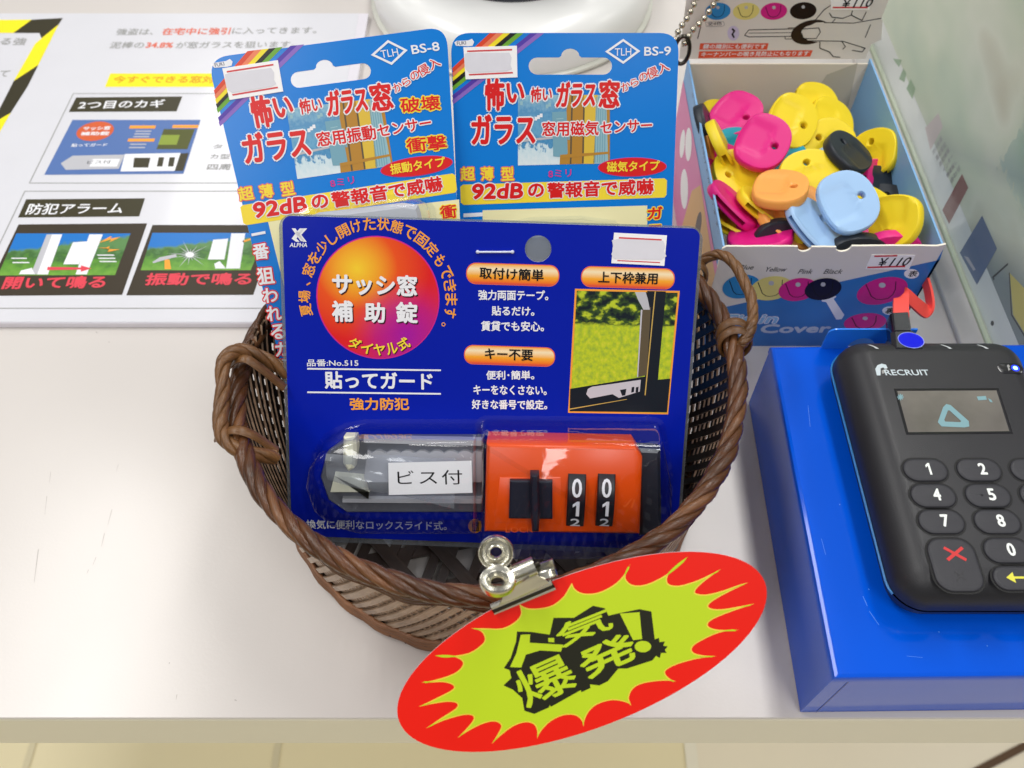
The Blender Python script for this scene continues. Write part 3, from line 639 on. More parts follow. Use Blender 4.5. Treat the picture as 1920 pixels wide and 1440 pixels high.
def fill_sensor(fr, t, M2, txt, left):
    """M2 maps the right-hand card's photo layout on this card (affine)"""
    def X(*ps): return [(M2[0] @ V(p[0], p[1], 1), M2[1] @ V(p[0], p[1], 1)) for p in ps]
    h = .56; hO = .68
    b = MB(fr)
    # rainbow band across the corner: top edge crossing -> left edge crossing
    n_ = len(RB); b0 = MB(fr)
    top0, top1, l0, l1 = 918, 1020, 128, 196
    for i, c in enumerate(RB):
        if i == 5: continue
        f0, f1 = i / n_, (i + 1) / n_
        pts = X((top0 + (top1 - top0) * f0, 62.5), (top0 + (top1 - top0) * f1, 62.5), (849.5, l0 + (l1 - l0) * f1), (848.0, l0 + (l1 - l0) * f0)); b0.pp(pts, h, ink('rainbow_%d' % i, c))
    b0.build('rainbow_band', t)
    b1 = MB(fr)   # photograph
    P = lambda ps, hh, m: b1.pp(X(*ps), hh, m)
    P([(971, 178), (1143, 178), (1143, 306), (971, 310)], h, WINP); P([(1066, 178), (1095, 178), (1093, 307), (1049, 308), (1050, 290)], h + .03, WOOD1); P([(1095, 178), (1120, 178), (1114, 307), (1092, 307)], h + .03, WOOD2); P([(1120, 178), (1143, 178), (1143, 306), (1112, 306)], h + .03, CURT); P([(1136, 178), (1143, 178), (1143, 306), (1140, 306)], h + .05, WOOD1)
    P([(1035, 210), (1062, 209), (1064, 288), (1056, 295), (1037, 293)], h + .06, SENS); P([(1071, 178), (1074, 178), (1071, 307), (1068, 307)], h + .06, BRZ)
    for k in range(5): P([(1117 + k * 4.2, 182), (1118.6 + k * 4.2, 182), (1116 + k * 4.4, 304), (1114.4 + k * 4.4, 304)], h + .06, SENS)
    for k in range(9):
        u, v = 975 + (k * 37) % 58, 190 + (k * 23) % 66; P([(u, v), (u + 5, v), (u + 5, v + 7), (u, v + 7)], h + .02 + .002 * k, (CURT, WHITE, SKYB)[k % 3])
    P([(971, 262), (1036, 256), (1036, 260), (971, 267)], h + .045, LGREY); P([(1043, 222), (1056, 221), (1056, 223), (1043, 224)], h + .08, CURT); P([(1043, 228), (1056, 227), (1056, 229), (1043, 230)], h + .083, CURT); P([(1064, 228), (1068, 228), (1068, 262), (1064, 262)], h + .08, SENS)
    P([(1050, 290), (1143, 284), (1143, 288), (1050, 297)], h + .075, WOOD1); P([(1093, 200), (1096, 200), (1094, 306), (1091, 306)], h + .07, BRZ)
    b1.build('photo_print', t)
    def TT(mb, s_, bl, br, hp, hh, m, bold=.02, outline=None, lean=0):
        A, B = X(bl, br); mb.T(s_, A, B, hp, hh, m, bold, outline, lean=lean)
    ol = (.42, WHITE)
    TT(b, '怖', (909, 208), (946, 208), 61, hO, RED, .03, ol); TT(b, 'い', (951, 194), (984, 192), 38, hO, RED, .04, ol); TT(b, '怖い', (994, 192), (1034, 190), 28, hO, RED, .02, ol, .1)
    TT(b, 'ガラス', (1041, 202), (1115, 200), 48, hO, RED, .03, ol, .1); TT(b, '窓', (1121, 203), (1161, 203), 53, hO, RED, .03, ol)
    for ch, (u, v), k in zip('からの侵入', ((1175, 165), (1191, 157), (1208, 147), (1225, 140), (1246, 130)), (16, 14, 15, 20, 19)):
        (A,) = X((u - k / 2, v + k / 2)); (B,) = X((u + k / 2, v + k / 2 - k * .42)); b.T(ch, A, B, k, hO, RED, .012, (.3, WHITE))
    TT(b, 'ガラス', (884, 272), (1004, 270), 57, hO, RED, .03, ol); TT(b, txt[0], (1016, 256), (1122, 254), 28, hO, RED, .022, (.35, WHITE)); TT(b, 'センサー', (1125, 251), (1222, 246), 23, hO, RED, .022, (.35, WHITE))
    if left:
        for s_, bl, br in (('破壊', (752, 213), (826, 206)), ('衝撃', (763, 288), (838, 280))): b.T(s_, bl, br, 28, hO, RED, .022, (.42, YEL))
    for ch, u0, u1 in (('超', 864, 891), ('薄', 902, 926), ('型', 940, 964)): TT(b, ch, (u0, 339), (u1, 338), 26, hO, YEL, .022, (.28, ink('coral_ink', (236, 110, 100))))
    TT(b, '8ミリ', (1028, 333), (1071, 331), 14, hO, PINK, .012)
    # oval
    c = V(*fr.px(*X((1185, 313))[0])); e1 = V(*fr.px(*X((1248, 312))[0])) - c; e2 = V(*fr.px(*X((1185, 296))[0])) - c
    b2 = MB(fr); b2.poly([tuple(c + e1 * 1.02 * cos(a) + e2 * 1.06 * sin(a)) for a in [2 * pi * i / 40 for i in range(40)]], h + .08, PINK); b2.poly([tuple(c + e1 * cos(a) + e2 * sin(a)) for a in [2 * pi * i / 40 for i in range(40)]], h + .11, RED)
    TT(b2, txt[1], (1137, 323), (1236, 320), 20, hO + .08, YEL, .022); b2.build('oval_badge', t)
    # yellow banner
    b3 = MB(fr); bp_ = X((863, 350), (868, 346), (1245, 334), (1250, 338), (1249, 365), (1245, 370), (870, 384), (864, 380)); b3.pp(bp_, h, YEL)
    TT(b3, '92dB', (883, 374), (980, 372), 30, hO, RED, .045, (.3, WHITE), .12); TT(b3, 'の', (990, 370), (1020, 369), 26, hO, RED, .04, (.3, WHITE)); TT(b3, '警報音で威嚇', (1026, 372), (1225, 364), 30, hO, RED, .03, (.3, WHITE)); b3.build('yellow_banner', t)
    # maker's marks
    b.pp(X((852, 80), (856, 77), (878, 76), (885, 73), (889, 79), (886, 86), (878, 87), (855, 86)), h + .06, WHITE); TT(b, 'FUKI', (857, 85), (874, 84), 7, h + .1, NAVY, .01)
    (a1, a2, a3, a4, c1, c2, c3, c4) = X((1134, 97), (1168, 73), (1200, 96), (1168, 120), (1141, 97), (1168, 78), (1193, 96), (1168, 115)); b.poly(ccw(fr.P([a1, a2, a3, a4])), h + .06, WHITE, [ccw(fr.P([c1, c2, c3, c4]))])
    TT(b, 'TLH', (1152, 105), (1183, 104), 14, h + .06, WHITE, .006); TT(b, txt[2], (1207, 105), (1257, 104), 17, h + .06, WHITE, .022)
    b.build('printed_lettering', t)
    b = MB(fr)
    sp = X((869, 89), (969, 86), (970, 145), (873, 149)); b.prism(fr.P(sp), .5, .78, STICK); b.pp(X((876, 95), (960, 92), (960, 95), (876, 98)), .82, REDLINE); b.pp(X((879, 139), (961, 135), (962, 138), (880, 142)), .82, REDLINE)
    b.pp(X((872, 101), (880, 99), (955, 99), (959, 108), (957, 122), (960, 130), (950, 134), (880, 137), (873, 130), (871, 115)), .84, SMUDGE); b.build('price_sticker', t)

# right-hand card
o = ray_D(1059, 62, 266); RF = Frame(o, (1, .03, -.02), (0, cos(math.radians(52)), sin(math.radians(52))))
HANG_R = slot_poly(1007, 124, 1131, 124, 16, .5, 17)
rt = sensor(RF, 'straight light blue hanging package, right of the tilted one, cream insert below', (844.5, 62), (1273, 62), (858, 416.5), (1260, 419), False, HANG_R)
fill_sensor(RF, rt, (V(1, 0, 0), V(0, 1, 0)), ('窓用磁気', '磁気タイプ', 'BS-9'), False)
b = MB(RF); b.pp([(905, 394), (1213, 385), (1213, 560), (905, 560)], .58, CREAM); b.build('cream_insert', rt)
b = MB(RF); b.pp([(869, 400), (905, 398), (905, 405), (869, 407)], .6, WHITE); b.build('printed_line', rt); b = MB(RF); b.T('ガ', (1213, 412), (1242, 410), 24, .7, RED, .03, (.35, YEL)); b.T('ラ', (1213, 446), (1242, 444), 24, .7, RED, .03, (.35, YEL)); b.build('side_lettering', rt)
b = MB(RF); b.loft(RF.P([(955, 420), (1000, 412), (1090, 410), (1150, 418), (1170, 440), (1170, 600), (940, 600), (940, 440)]), [(-1, .7), (0, .8), (1, 6), (2.5, 8)], CLEAR, cap0=False); b.build('clear_blister', rt, 40)
SILV = mat('silver_plastic', (196, 198, 202), rough=.3, var=.03)
b = MB(RF); b.loft(RF.P([(975, 432), (1140, 432), (1150, 450), (1150, 590), (960, 590), (960, 450)]), [(0, .7), (0, 4), (1.5, 6)], SILV); b.build('sensor_body', rt, 40)
# left-hand card, turned a little anticlockwise
p1, p2, p3 = ray_D(388.5, 109.7, 246), ray_D(834.9, 50.2, 264), ray_D(545, 760, 269)
ex_ = p2 - p1; nn = np.cross(ex_, p1 - p3); LFm = Frame(p1, ex_, np.cross(nn, ex_))
src = np.array([[844.5, 62, 1], [1273, 62, 1], [867, 384, 1]]); dst = np.array([[388.5, 109.7], [834.9, 50.2], [459, 419]])
# least squares affine from several landmarks seen on both cards
src = np.array([[844.5, 62], [1273, 62], [867, 384], [1249, 370], [1168, 97], [1185, 313], [884, 272], [911, 205], [971, 310], [1143, 306], [864, 339], [1161, 203]], float)
dst = np.array([[388.5, 110], [835, 50], [459, 420], [855, 364], [728, 97], [785, 315], [458, 308], [480, 240], [559, 334], [738, 312], [449, 377], [737, 203]], float)
A_ = np.c_[src, np.ones(len(src))]; sol = np.linalg.lstsq(A_, dst, rcond=None)[0].T
HANG_L = slot_poly(557, 147, 681, 132, 16, .5, 17)
HANG_L = slot_poly(560, 150, 680, 134, 15, .42, 16)
lt = sensor(LFm, 'tilted light blue hanging package with writing running down its left edge', (388.5, 109.7), (836.5, 50.2), (545, 760), (855, 365), True, HANG_L)
fill_sensor(LFm, lt, (sol[0], sol[1]), ('窓用振動', '振動タイプ', 'BS-8'), True)
b = MB(LFm)
b.pp([(471, 438), (497, 433), (498, 438), (472, 443)], .7, WHITE); b.build('printed_line', lt); b = MB(LFm)
for ch, u, v, k in (('番', 491, 474, 30), ('狙', 500, 520, 32), ('わ', 508, 556, 28), ('れ', 515, 590, 28), ('る', 523, 624, 28), ('ガ', 531, 656, 28), ('ラ', 538, 688, 26), ('ス', 545, 718, 26), ('窓', 552, 752, 28)):
    b.T(ch, (u - k * .5, v + k * .45), (u + k * .5, v + k * .35), k, .7, WHITE, .025, (.35, RED))
b.build('side_lettering', lt); b = MB(LFm); b.T('衝', (826, 412), (857, 408), 26, .7, RED, .025, (.3, YEL)); b.build('warning_lettering', lt)
b = MB(LFm); b.pp([(502, 414), (528, 411), (860, 374), (862, 420), (880, 560), (548, 600)], .53, CREAM); b.build('cream_insert', lt)
b = MB(LFm); dv = [(566, 425), (575, 408), (600, 398), (680, 389), (755, 380), (785, 384), (790, 398), (820, 560), (600, 590)]
b.loft(LFm.P(dv, 4), [(0, .7), (0, 3.2), (1.6, 5)], SILV); b.build('sensor_body', lt, 40)
b = MB(LFm); b.loft(LFm.P([(560, 425), (570, 402), (600, 390), (680, 380), (770, 370), (797, 376), (806, 392), (835, 570), (590, 600)]), [(-1.5, .7), (0, .8), (.6, 2), (1.4, 5), (2.6, 6.2)], CLEAR, cap0=False); b.build('clear_blister', lt, 40)

# ================================================================== POP SIGN AND CLIP
SG = Frame(ray_D(1091, 1222, 202), (1, 0, 0), (0, sin(TH), cos(TH)))
sg = thing('sale_sign', 'oval red card with lime starburst and bold black Japanese lettering, clipped to the basket rim', 'sign', M=SG.matrix())
Z7 = lambda p: (720 + p[0] / 2.5263, 980 + p[1] / 2.5263)
POPR = mat('pop_red', (232, 30, 16), rough=.4, var=.03, spec=.15); LIME = mat('pop_lime', (188, 212, 38), rough=.4, var=.03, spec=.15); POPY = mat('pop_yellow_edge', (240, 210, 60), rough=.35, coat=.15); POPK = mat('pop_black', (36, 36, 24), rough=.4, spec=.15)
el = [Z7((938 + 927 * cos(t) * cos(-.365) - 364 * sin(t) * sin(-.365), 612 + 927 * cos(t) * sin(-.365) + 364 * sin(t) * cos(-.365))) for t in [2 * pi * i / 96 for i in range(96)]]
b = MB(SG); b.prism(SG.P(el), -.35, 0, POPR, side=PAPER); b.build('oval_card', sg)
tips = [(890, 285), (1168, 193), (1428, 170), (1598, 218), (1725, 283), (1757, 383), (1685, 507), (1575, 632), (1385, 752), (1172, 866), (945, 965), (725, 1022), (510, 1048), (348, 1020), (198, 975), (163, 872), (175, 757), (255, 630), (413, 500), (640, 385)]
lobes = [[(905, 315), (945, 335), (1010, 332), (1080, 300), (1130, 255)], [(1145, 245), (1150, 275), (1185, 297), (1250, 290), (1330, 250), (1390, 205)], [(1360, 230), (1340, 265), (1350, 292), (1400, 298), (1480, 275), (1545, 245)], [(1520, 275), (1478, 315), (1478, 335), (1530, 340), (1610, 320), (1670, 298)], [(1600, 345), (1540, 385), (1545, 405), (1600, 410), (1680, 397)], [(1620, 430), (1545, 465), (1535, 490), (1570, 505), (1620, 508)], [(1590, 520), (1500, 560), (1460, 590), (1465, 615), (1510, 628)], [(1480, 645), (1390, 670), (1340, 695), (1332, 715), (1355, 740)], [(1320, 748), (1230, 760), (1180, 785), (1160, 825), (1165, 850)], [(1145, 850), (1080, 840), (1010, 860), (970, 895), (950, 935)], [(935, 935), (905, 912), (850, 912), (790, 940), (745, 985)], [(725, 985), (710, 955), (670, 945), (610, 965), (545, 1015)], [(545, 990), (555, 960), (530, 942), (480, 948), (410, 980)], [(400, 965), (425, 930), (415, 912), (370, 912), (280, 938)], [(270, 925), (340, 880), (345, 855), (300, 848), (230, 858)], [(250, 830), (325, 790), (325, 768), (280, 755), (220, 757)], [(240, 745), (330, 715), (370, 680), (370, 655), (330, 635)], [(310, 632), (400, 618), (460, 580), (478, 550), (460, 515)], [(480, 500), (560, 500), (620, 470), (648, 435), (645, 400)], [(680, 405), (740, 405), (800, 390), (850, 350), (875, 310)]]
outl = []
for i, tp in enumerate(tips):
    seg = [tp] + lobes[i] + [tips[(i + 1) % len(tips)]]
    sp = smoothpath([(x, y, 0) for x, y in seg], 18); outl += [(p[0], p[1]) for p in sp[:-1]]
b = MB(SG)
star = ccw(SG.P([Z7(p) for p in outl]))
b.poly(star, .04, POPY); b.poly(inset(star, .28), .08, LIME); b.build('starburst', sg)
b = MB(SG)
blob = [(630, 515), (700, 517), (785, 530), (803, 450), (900, 450), (990, 393), (1046, 405), (1063, 440), (1105, 430), (1210, 409), (1266, 420), (1282, 552), (1302, 545), (1305, 565), (1330, 562), (1322, 582), (1344, 585), (1330, 602), (1338, 616), (1312, 616), (1306, 640), (1288, 630), (1270, 652), (1150, 690), (1110, 690), (1060, 750), (1020, 770), (975, 765), (978, 782), (935, 802), (932, 792), (790, 872), (786, 862), (780, 875), (712, 905), (665, 890), (655, 830), (610, 790), (566, 770), (603, 735), (595, 698), (568, 688), (600, 640), (626, 560)]
b.pp([Z7(p) for p in blob], .12, POPK)
L3 = .16
b.pp([Z7(p) for p in ((648, 530), (692, 528), (690, 568), (848, 577), (838, 610), (740, 604), (672, 624), (650, 685), (597, 683), (628, 615))], L3, LIME); b.pp([Z7(p) for p in ((778, 545), (806, 545), (806, 566), (778, 564))], L3, LIME)
def G7(ch, bl, br, tl, bold): b.put(ch, SG.px(*Z7(bl)), SG.px(*Z7(br)), SG.px(*Z7(tl)), L3, LIME, bold * .5)
G7('気', (838, 600), (1092, 498), (800, 496), .045); G7('発', (957, 752), (1212, 638), (903, 618), .05); G7('爆', (680, 884), (934, 772), (592, 720), .03)
b.pp([Z7(p) for p in ((1117, 430), (1210, 423), (1222, 550), (1180, 556))], L3, LIME); b.pp([Z7(p) for p in ell(1226, 586, 39, 27, 28)], L3, LIME)
b.build('printed_lettering', sg)

CHR = mat('nickel_plate', (208, 205, 192), rough=.24, metal=1, var=.03); DCH = mat('jaw_underside', (60, 56, 50), rough=.3, metal=1)
CF = SG
cl = thing('bulldog_clip', 'shiny silver bulldog clip with round eyelet handles holding the oval red sign', 'clip', M=Frame(SG.W(*SG.px(980, 1120)), SG.ex, SG.ey).matrix())
def W3(u, v, h): return CF.W(*CF.px(u, v, h), h)
b = MB(CF); b.loft(CF.P([(919, 1140), (1034, 1091), (1041, 1102), (926, 1151)], 2), [(0, .2), (0, 1.7), (.35, 2.1)], DCH)
b.tube([W3(921, 1138, 2.0), W3(1034, 1091, 2.0)], .75, CHR); b.tube([W3(926, 1149, .9), W3(1041, 1102, .9)], .5, CHR)
b.build('jaw', cl, 40)
def sheet(mb, rows, th, m):
    """bent sheet metal from a grid of world points, with thickness"""
    rows = [[V(*p) for p in r] for r in rows]; nr, nc = len(rows), len(rows[0]); N = []
    for i in range(nr):
        N.append([])
        for j in range(nc):
            a = rows[min(i + 1, nr - 1)][j] - rows[max(i - 1, 0)][j]; c = rows[i][min(j + 1, nc - 1)] - rows[i][max(j - 1, 0)]; n_ = np.cross(a, c); N[-1].append(n_ / max(np.linalg.norm(n_), 1e-9) * th / 2)
    R = [[rows[i][j] + N[i][j] for j in range(nc)] + [rows[i][j] - N[i][j] for j in reversed(range(nc))] for i in range(nr)]
    mb.rings(R, m)
b = MB(CF)
rows = []
for k, (ua, va, ub, vb, hh) in enumerate(((928, 1140, 1030, 1096, 1.9), (938, 1130, 1028, 1091, 2.8), (942, 1120, 1022, 1085, 3.4), (948, 1108, 1010, 1080, 4.6), (950, 1097, 1002, 1073, 5.6), (950, 1088, 996, 1066, 5.8))):
    rows.append([W3(ua + (ub - ua) * j / 6, va + (vb - va) * j / 6, hh + .25 * sin(pi * j / 6)) for j in range(7)])
sheet(b, rows, .5, CHR); b.build('jaw_plate', cl, 50)
b = MB(CF)
b.tube([W3(950, 1083, 4.4), W3(1003, 1060, 4.4)], 2.1, CHR, 16)
b.tube([W3(944, 1086, 4.2), W3(1012, 1056, 4.2)], .8, DCH); b.build('hinge_barrel', cl, 50)
def eyelet(u, v, rx, ry, h, tilt, path):
    b = MB(CF); c = W3(u, v, h); k = CF.scale(u, v); e1 = CF.ex * rx * k; e2 = (CF.ey * cos(tilt) - CF.ez * sin(tilt)) * ry * k; nz_ = np.cross(e1, e2); nz_ = nz_ / np.linalg.norm(nz_); n_ = 36
    prof0 = [(1.0, -.9), (1.02, -.2), (1.0, .25), (.94, .45), (.87, .2), (.8, -.25), (.62, -.45), (.5, -.35), (.42, .05), (.36, .1), (.31, -.2), (.3, -.6)]
    prof = [(1.0, -2.2), (1.03, -.5), (1.0, .05), (.96, .25), (.9, .12), (.66, .05), (.6, -.05), (.53, -.6), (.4, -.9), (.36, -1.4)] if tilt > .2 else [(.98, -1.0), (1.01, .3), (1.0, .8), (.96, 1.0), (.9, .8), (.85, -.1), (.72, -.4), (.56, -.35), (.49, .25), (.41, .35), (.33, .05), (.31, -.5)]
    b.rings([[c + (e1 * cos(2 * pi * i / n_) + e2 * sin(2 * pi * i / n_)) * r + nz_ * z for i in range(n_)] for r, z in prof], CHR, False, False)
    b.rings([[c + (e1 * cos(2 * pi * i / n_) + e2 * sin(2 * pi * i / n_)) * r + nz_ * (z - .35) for i in range(n_)] for r, z in prof[::-1]], CHR, False, False)
    sheet(b, path, .5, CHR); b.build('eyelet_handle', cl, 50)
eyelet(933, 1086, 32, 26, 11, .62, [[W3(930 + 30 * j / 4, 1100 + 3 * j / 4, 11.6) for j in range(5)], [W3(940 + 30 * j / 4, 1098 - 4 * j / 4, 10) for j in range(5)], [W3(948 + 34 * j / 4, 1098 - 10 * j / 4, 8.2) for j in range(5)], [W3(950 + 42 * j / 4, 1096 - 16 * j / 4, 7) for j in range(5)]])
eyelet(930, 1036, 33, 31, 4, -.1, [[W3(908 + 42 * j / 4, 1052 + 2 * j / 4, 3.4) for j in range(5)], [W3(922 + 40 * j / 4, 1064 - 2 * j / 4, 2.6) for j in range(5)], [W3(938 + 40 * j / 4, 1076 - 8 * j / 4, 2.2) for j in range(5)], [W3(948 + 46 * j / 4, 1086 - 16 * j / 4, 2.0) for j in range(5)]])
b = MB(CF); rows = []
for i in range(12):
    f_ = i / 11; u = 992 + 46 * f_; v = 1078 - 14 * f_; wv = 2.4 * sin(f_ * 5.5)
    rows.append([W3(u - 6 + 9 * j / 8 + 4 * f_, v - 12 - 4 * f_ + (26 + 6 * f_) * j / 8, 1.2 + 2.0 * f_ * f_ + .6 * sin(f_ * 5) + (.15 + .35 * f_) * cos(pi * j / 4)) for j in range(9)])
sheet(b, rows, .5, CHR); b.build('back_plate', cl, 50)

# ================================================================== PAPER LEAFLET IN ACRYLIC SLEEVE (left)
TF = Frame((0, 0, 3.2), (1, 0, 0), (0, 1, 0))
le = thing('safety_leaflet', 'white laminated leaflet in a clear slab lying flat left of the basket', 'leaflet', (-150, 220, 0))
X1 = TF.px(691, 24)[0]; Yb = TF.px(300, 605)[1]; Yt = TF.px(300, 24)[1]
ACR = mat('clear_acrylic_slab', (226, 222, 230), rough=.12, coat=.4, var=.02)
b = MB(); b.box(-330, Yb, 0, X1, Yt, 3.0, ACR, .3); b.build('acrylic_slab', le)
b = MB(); b.box(-329.6, Yb + .4, 3.0, X1 - 5, Yt - .5, 3.2, PAPERL); b.build('paper_sheet', le)
b = MB(TF); h = .08
OLV = ink('dark_olive_ink', (64, 60, 40)); HY = ink('hazard_yellow', (246, 232, 40)); HK = ink('hazard_black', (58, 54, 38)); CORAL = ink('coral_text', (228, 110, 84)); REDP = ink('soft_red', (226, 74, 88)); KHAKI = ink('khaki_text', (226, 160, 30))
for pts, m in (([(-40, 38), (60, 37), (25, 62), (-60, 62)], HY), ([(60, 37), (118, 34), (110, 46), (78, 72), (74, 62), (25, 62)], HK), ([(110, 46), (72, 122), (26, 152), (66, 82), (78, 72)], HY), ([(72, 122), (52, 162), (20, 212), (-15, 232), (26, 152)], HK), ([(20, 212), (-30, 300), (-60, 300), (-15, 232)], HY)):
    b.pp(pts, h, m)
b.T('てる強', (-30, 84), (46, 85), 13, h, GREY, .012); b.T('て', (-4, 144), (14, 144), 11, h, GREY, .012)
b.T('強盗は、', (216, 66), (286, 66), 12, h, GREY, .01, lean=.0); b.T('在宅中に強引', (302, 66), (430, 65), 13, h, CORAL, .02); b.T('に入ってきます。', (434, 64), (593, 63), 12, h, GREY, .01)
b.T('泥棒の', (204, 91), (268, 91), 12, h, GREY, .01); b.T('34.8%', (272, 90), (323, 90), 10, h, CORAL, .03); b.T('が窓ガラスを狙います。', (328, 91), (552, 89), 12, h, GREY, .01)
b.pp([(207, 138), (420, 138), (415, 163), (197, 163)], h, HY); b.T('今すぐできる窓対策', (210, 156), (425, 156), 13, h + .04, KHAKI, .02)
def frame_px(mb, pts, wd, hh, m):
    p = ccw(TF.P(pts)); mb.poly(p, hh, m, [inset(p, wd)])
frame_px(b, [(137, 175), (700, 175), (700, 344), (54, 344)], .45, h, GREY); frame_px(b, [(46, 358), (720, 358), (720, 579), (-60, 579)], .45, h, GREY)
b.pp([(143, 183), (342, 181), (331, 209), (129, 210)], h, OLV); b.T('2つ目のカギ', (145, 205), (306, 202), 15, h + .05, WHITE, .02)
b.pp([(49, 374), (272, 372), (261, 406), (34, 408)], h, OLV); b.T('防犯アラーム', (47, 403), (228, 401), 20, h + .05, WHITE, .016)
b.T('タ', (398, 279), (416, 279), 8, h, GREY, .01); b.T('カ型', (393, 298), (430, 298), 9, h, GREY, .01); b.T('四周', (387, 319), (430, 319), 11, h, GREY, .02)
b.build('printed_text', le)
b = MB(TF)   # picture of the lock package
b.pp([(136, 225), (376, 225), (344, 326), (83, 328)], h, ink('photo_blue', (88, 118, 176)))
def Q(a, c): # bilinear position in the picture
    x = (136 + (376 - 136) * a) * (1 - c) + (83 + (344 - 83) * a) * c; return (x, 225 + 102 * c)
ep = lambda a, c, ra_, rc: [Q(a + ra_ * cos(t), c + rc * sin(t)) for t in [2 * pi * i / 24 for i in range(24)]]
b.pp(ep(.22, .21, .14, .18), h + .04, ink('photo_red', (214, 98, 56))); b.T('サッシ窓', (155, 245), (206, 244), 7, h + .07, WHITE, .03); b.T('補助錠', (150, 255), (204, 254), 7, h + .07, WHITE, .03)
b.T('貼ってガード', (133, 276), (200, 275), 6, h + .05, WHITE, .02)
for a, c in ((.47, .13), (.5, .37), (.8, .12)): b.pp([Q(a, c - .025), Q(a + .2, c - .025), Q(a + .2, c + .03), Q(a, c + .03)], h + .05, ORG)
for c in (.2, .25, .3, .44, .5): b.pp([Q(a_, c_) for a_, c_ in ((.53, c), (.65, c), (.65, c + .02), (.53, c + .02))], h + .05, LGREY)
b.pp([Q(.74, .17), Q(.98, .17), Q(.97, .54), Q(.74, .54)], h + .05, ink('photo_olive', (84, 88, 40))); b.pp([Q(.74, .28), Q(.88, .28), Q(.88, .46), Q(.74, .46)], h + .08, ink('photo_green', (140, 158, 60)))
b.pp([Q(.08, .8), Q(.14, .66), Q(.52, .64), Q(.52, .9), Q(.14, .92)], h + .05, LGREY); b.pp([Q(.3, .72), Q(.5, .72), Q(.5, .86), Q(.3, .86)], h + .08, WHITE); b.T('ビス付', (163, 308), (207, 307), 6, h + .1, BLACK, 0)
b.pp([Q(.52, .63), Q(.93, .61), Q(.93, .94), Q(.54, .95)], h + .07, WHITE); b.pp([Q(.6, .7), Q(.72, .7), Q(.73, .88), Q(.62, .88)], h + .1, OLV)
for a in (.78, .86): b.pp([Q(a, .69), Q(a + .04, .69), Q(a + .05, .86), Q(a + .01, .86)], h + .1, OLV)
b.pp([Q(.93, .62), Q(.99, .61), Q(.99, .94), Q(.93, .94)], h + .08, OLV)
b.build('lock_picture', le)
def _sky(n, L, uv):
    sx = n.new('ShaderNodeSeparateXYZ'); L.new(uv, sx.inputs[0]); z = noise(n, L, uv, 7, 5, 2, 1); ad = n.new('ShaderNodeMath'); ad.operation = 'MULTIPLY_ADD'; ad.inputs[1].default_value = .7; L.new(z, ad.inputs[0]); L.new(sx.outputs[1], ad.inputs[2])
    r = ramp(n, [(.3, (120, 170, 70)), (.6, (96, 150, 60)), (.8, (70, 110, 60)), (1.0, (96, 140, 84)), ]); L.new(ad.outputs[0], r.inputs[0])
    r2 = ramp(n, [(.83, (0, 0, 0)), (.88, (255, 255, 255))]); md = n.new('ShaderNodeMath'); md.operation = 'MULTIPLY_ADD'; md.inputs[1].default_value = .25; L.new(z, md.inputs[0]); sm = n.new('ShaderNodeMath'); sm.operation = 'MULTIPLY_ADD'; sm.inputs[1].default_value = -.35; L.new(sx.outputs[0], sm.inputs[0]); L.new(sx.outputs[1], sm.inputs[2]); L.new(sm.outputs[0], md.inputs[2]); 
    r2 = ramp(n, [(.66, (0, 0, 0)), (.74, (255, 255, 255))]); L.new(md.outputs[0], r2.inputs[0])
    mx = n.new('ShaderNodeMix'); mx.data_type = 'RGBA'; L.new(r2.outputs[0], mx.inputs[0]); L.new(r.outputs[0], mx.inputs[6]); mx.inputs[7].default_value = rgb((40, 120, 200)); return mx.outputs[2]
HILL = uvmat('hill_picture_print', _sky)
PAN = ink('panel_black', (64, 56, 44))
